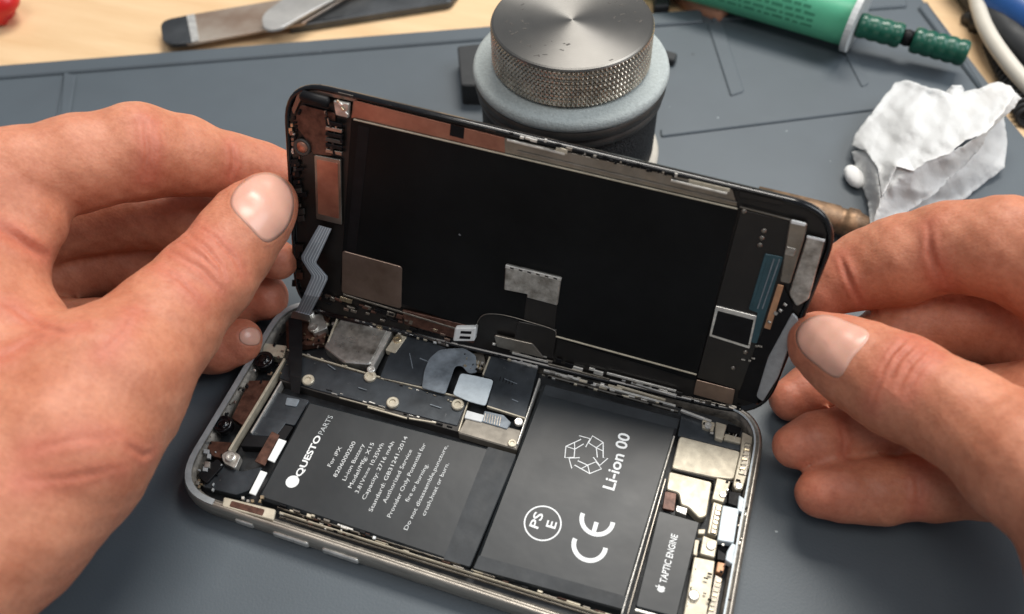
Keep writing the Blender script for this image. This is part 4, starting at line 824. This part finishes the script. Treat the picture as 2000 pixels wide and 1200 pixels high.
# ================================================================ green syringe
sy = root_empty('flux_syringe', 'mint green flux syringe with dark green ribbed plunger lying across the mat', 'syringe', P(1560, 50, 0))
sc0 = P(1180, -105, 13); sc1 = P(1672, 33, 13); ax = sc1 - sc0; Ls = np.linalg.norm(ax); an = ax / Ls; u, v, _ = frame_of(ax); br = 11.5
bm = bmesh.new(); lathe(bm, sc0, ax, [(br * .97, 0), (br, 1), (br, Ls - 1), (br * .98, Ls)], 64); fin('barrel', bm, M['mint'], sy, True)
bm = bmesh.new(); fo = []
for hgt in (Ls - .5, Ls + 1.8):
    fo.append([sc0 + an * hgt + (np.array([an[1], -an[0], 0]) * math.cos(t) * 16.5 + UP * math.sin(t) * 11.8) for t in np.linspace(0, 2 * math.pi, 40, endpoint=False)])
ring_loft(bm, fo, True, True, True); bmesh.ops.recalc_face_normals(bm, faces=bm.faces); fin('flange', bm, M['flange'], sy, False)
def threaded(s0, s1, r, nm):
    bm = bmesh.new(); pr = []; k = int((s1 - s0) / .5); n_ = 4 if nm == 'plunger' else 5
    for i in range(k + 1):
        t = i / k; pr.append((r * (.90 + .10 * abs(math.sin(math.pi * n_ * t)) ** .8) * (0.9 if i in (0, k) else 1), s0 + (s1 - s0) * t))
    lathe(bm, pc0, pax, pr, 40); return fin(nm, bm, M['green'], sy, True)
pc0 = P(1690, 52, 11); pc1 = P(1888, 106, 9); pax = pc1 - pc0; Lp = np.linalg.norm(pax)
threaded(-3, Lp * .37, 4.7, 'plunger'); threaded(Lp * .47, Lp, 4.9, 'plunger_grip')
bm = bmesh.new(); lathe(bm, pc0, pax, [(2.6, Lp * .35), (3.2, Lp * .42), (2.6, Lp * .49)], 20); fin('plunger_neck', bm, M['black'], sy, True)
# printed label lines wrapped on the barrel: rows of small dark green text
rr = random.Random(3)
for k in range(9):     # unreadable small print: short dashes of ink
    bm = bmesh.new(); side_ = np.array([an[1], -an[0], 0]); up_ = UP - an * (UP @ an); up_ /= np.linalg.norm(up_); s_ = Ls - 62 + rr.uniform(0, 6); th = math.radians(-12 + 12 * k)
    while s_ < Ls - 14 - 1.5 * k:
        l = rr.uniform(1.2, 4.5); w4 = []
        for ds, dt in ((0, 0), (l, 0), (l, .1), (0, .1)):
            t_ = th + dt * rr.uniform(.8, 1.1); w4.append(bm.verts.new(sc0 + an * (s_ + ds) + (side_ * math.cos(t_) + up_ * math.sin(t_)) * (br + .08)))
        bm.faces.new(w4); s_ += l + rr.uniform(.7, 1.4)
    fin('label_print', bm, M['greenink'], sy)

# ================================================================ things round the rim of the table
zt = -2.6
tz = root_empty('tweezers', 'flat stained steel tweezers with blunt end lying on the wooden table', 'tweezers', P(420, 60, zt))
bm = bmesh.new(); slab(bm, roundpoly([P(x, y, zt + 5) for x, y in [(313, 42), (372, 28), (560, -4), (700, -34), (700, -20), (590, 45), (372, 84), (318, 86)]], [5, .5, 0, 0, 0, .5, .5, 5], 6), UP, 1.4, .4); fin('lower_arm', bm, M['tweez'], tz)
bm = bmesh.new(); slab(bm, roundpoly([P(x, y, zt + 5.3) for x, y in [(312, 40), (366, 29), (376, 82), (318, 87)]], [5, .2, .2, 5], 6), UP, 2.0, .4); fin('blunt_end', bm, M['darksteel'], tz)
bm = bmesh.new(); slab(bm, [P(x, y, zt + 5.5) for x, y in [(364, 30), (380, 27), (389, 78), (374, 82)]], UP, .4, .1); fin('worn_band', bm, M['silver'], tz)
bm = bmesh.new(); slab(bm, roundpoly([P(x, y, zt + 9) for x, y in [(508, 30), (560, -8), (700, -60), (720, -40), (600, 25), (545, 56), (515, 58)]], [6, 1, 0, 0, 3, 4, 6], 6), UP, 1.4, .4); fin('upper_arm', bm, M['steel'], tz)
bm = bmesh.new(); slab(bm, roundpoly([P(x, y, zt + 4) for x, y in [(560, 52), (640, 5), (800, -30), (900, -25), (880, 2), (700, 30)]], 2, 5), UP, 3.5, .8)
o = fin('spatula', bm, M['darksteel'], None, loc=P(740, 10, zt)); tag(o, 'dark steel spatula beneath the tweezers near the top edge', 'spatula')
bm = bmesh.new(); tube(bm, smooth_path([P(-40, -5, 6), P(0, 8, 5), P(18, 14, 4), P(24, 18, 3)], 5), [9, 9, 9, 9, 9, 9, 9, 8.6, 8.4, 8, 7.6, 7, 6.2, 5, 3.5, 1.5], 24)
o = fin('red_handle', bm, M['red'], None, True, loc=P(0, 8, zt)); tag(o, 'red plastic tool handle end in the top left corner', 'tool handle')
bm = bmesh.new(); slab(bm, roundpoly([P(x, y, 3) for x, y in [(1276, -40), (1310, -40), (1308, 10), (1278, 12)]], 1, 3), UP, 5.6, .8)
o = fin('black_connector', bm, M['rubber'], None, loc=P(1290, 0, zt)); tag(o, 'black plug lying on the table just right of the jar lid', 'plug')
bm = bmesh.new(); tube(bm, smooth_path([P(1305, -60, 0), P(1330, -20, 0), P(1360, 6, 0), P(1420, 30, 1)], 6), 5.2, 16)
o = fin('orange_sleeve', bm, M['terracotta'], None, True, loc=P(1350, 0, zt)); tag(o, 'orange brown rubber sleeve between the black plug and the syringe', 'sleeve')
bm = bmesh.new(); tube(bm, smooth_path([P(1880, -120, 6), P(1902, -20, 6), P(1925, 55, 6), P(1975, 130, 6), P(2040, 200, 6), P(2140, 290, 5)], 8), 2.9, 16)
o = fin('white_cable', bm, M['whitecable'], None, True, loc=P(1925, 55, zt)); tag(o, 'off white cable curving down the right edge of the table', 'cable')
pr_ = root_empty('pliers', 'blue and black handled tool lying at the top right corner', 'pliers', P(1990, 30, zt))
bm = bmesh.new(); tube(bm, smooth_path([P(1890, -60, 8), P(1950, -5, 8), P(2020, 45, 8), P(2120, 110, 8)], 6), 8.0, 20); fin('blue_grip', bm, M['blue'], pr_, True)
bm = bmesh.new(); tube(bm, smooth_path([P(1890, -35, 3), P(1945, 40, 3), P(1990, 90, 3), P(2100, 180, 3)], 6), 6.5, 20); fin('black_grip', bm, M['rubber'], pr_, True)
tr2 = root_empty('coiled_cord', 'dark coiled cord under the white cable at the right edge', 'cord', P(1975, 160, zt))
bm = bmesh.new(); pts = []
for i in range(240):
    s_ = i / 240; c = P(1945 + 70 * s_, 85 + 150 * s_, .8); t = s_ * 2 * math.pi * 17; pts.append(c + np.array([math.cos(t) * 4.5, math.sin(t) * 1.0, math.sin(t) * 3]))
tube(bm, pts, .85, 8); fin('coil', bm, M['rubber'], tr2, True)
bm = bmesh.new(); tube(bm, smooth_path([P(1888, 40, 0), P(1898, 36, 0), P(1912, 42, 0), P(1905, 54, 0)], 4), 3.0, 12)
o = fin('grey_stub', bm, M['dullmetal'], None, True, loc=P(1898, 40, zt)); tag(o, 'small dull grey stub on the wood left of the white cable', 'stub')
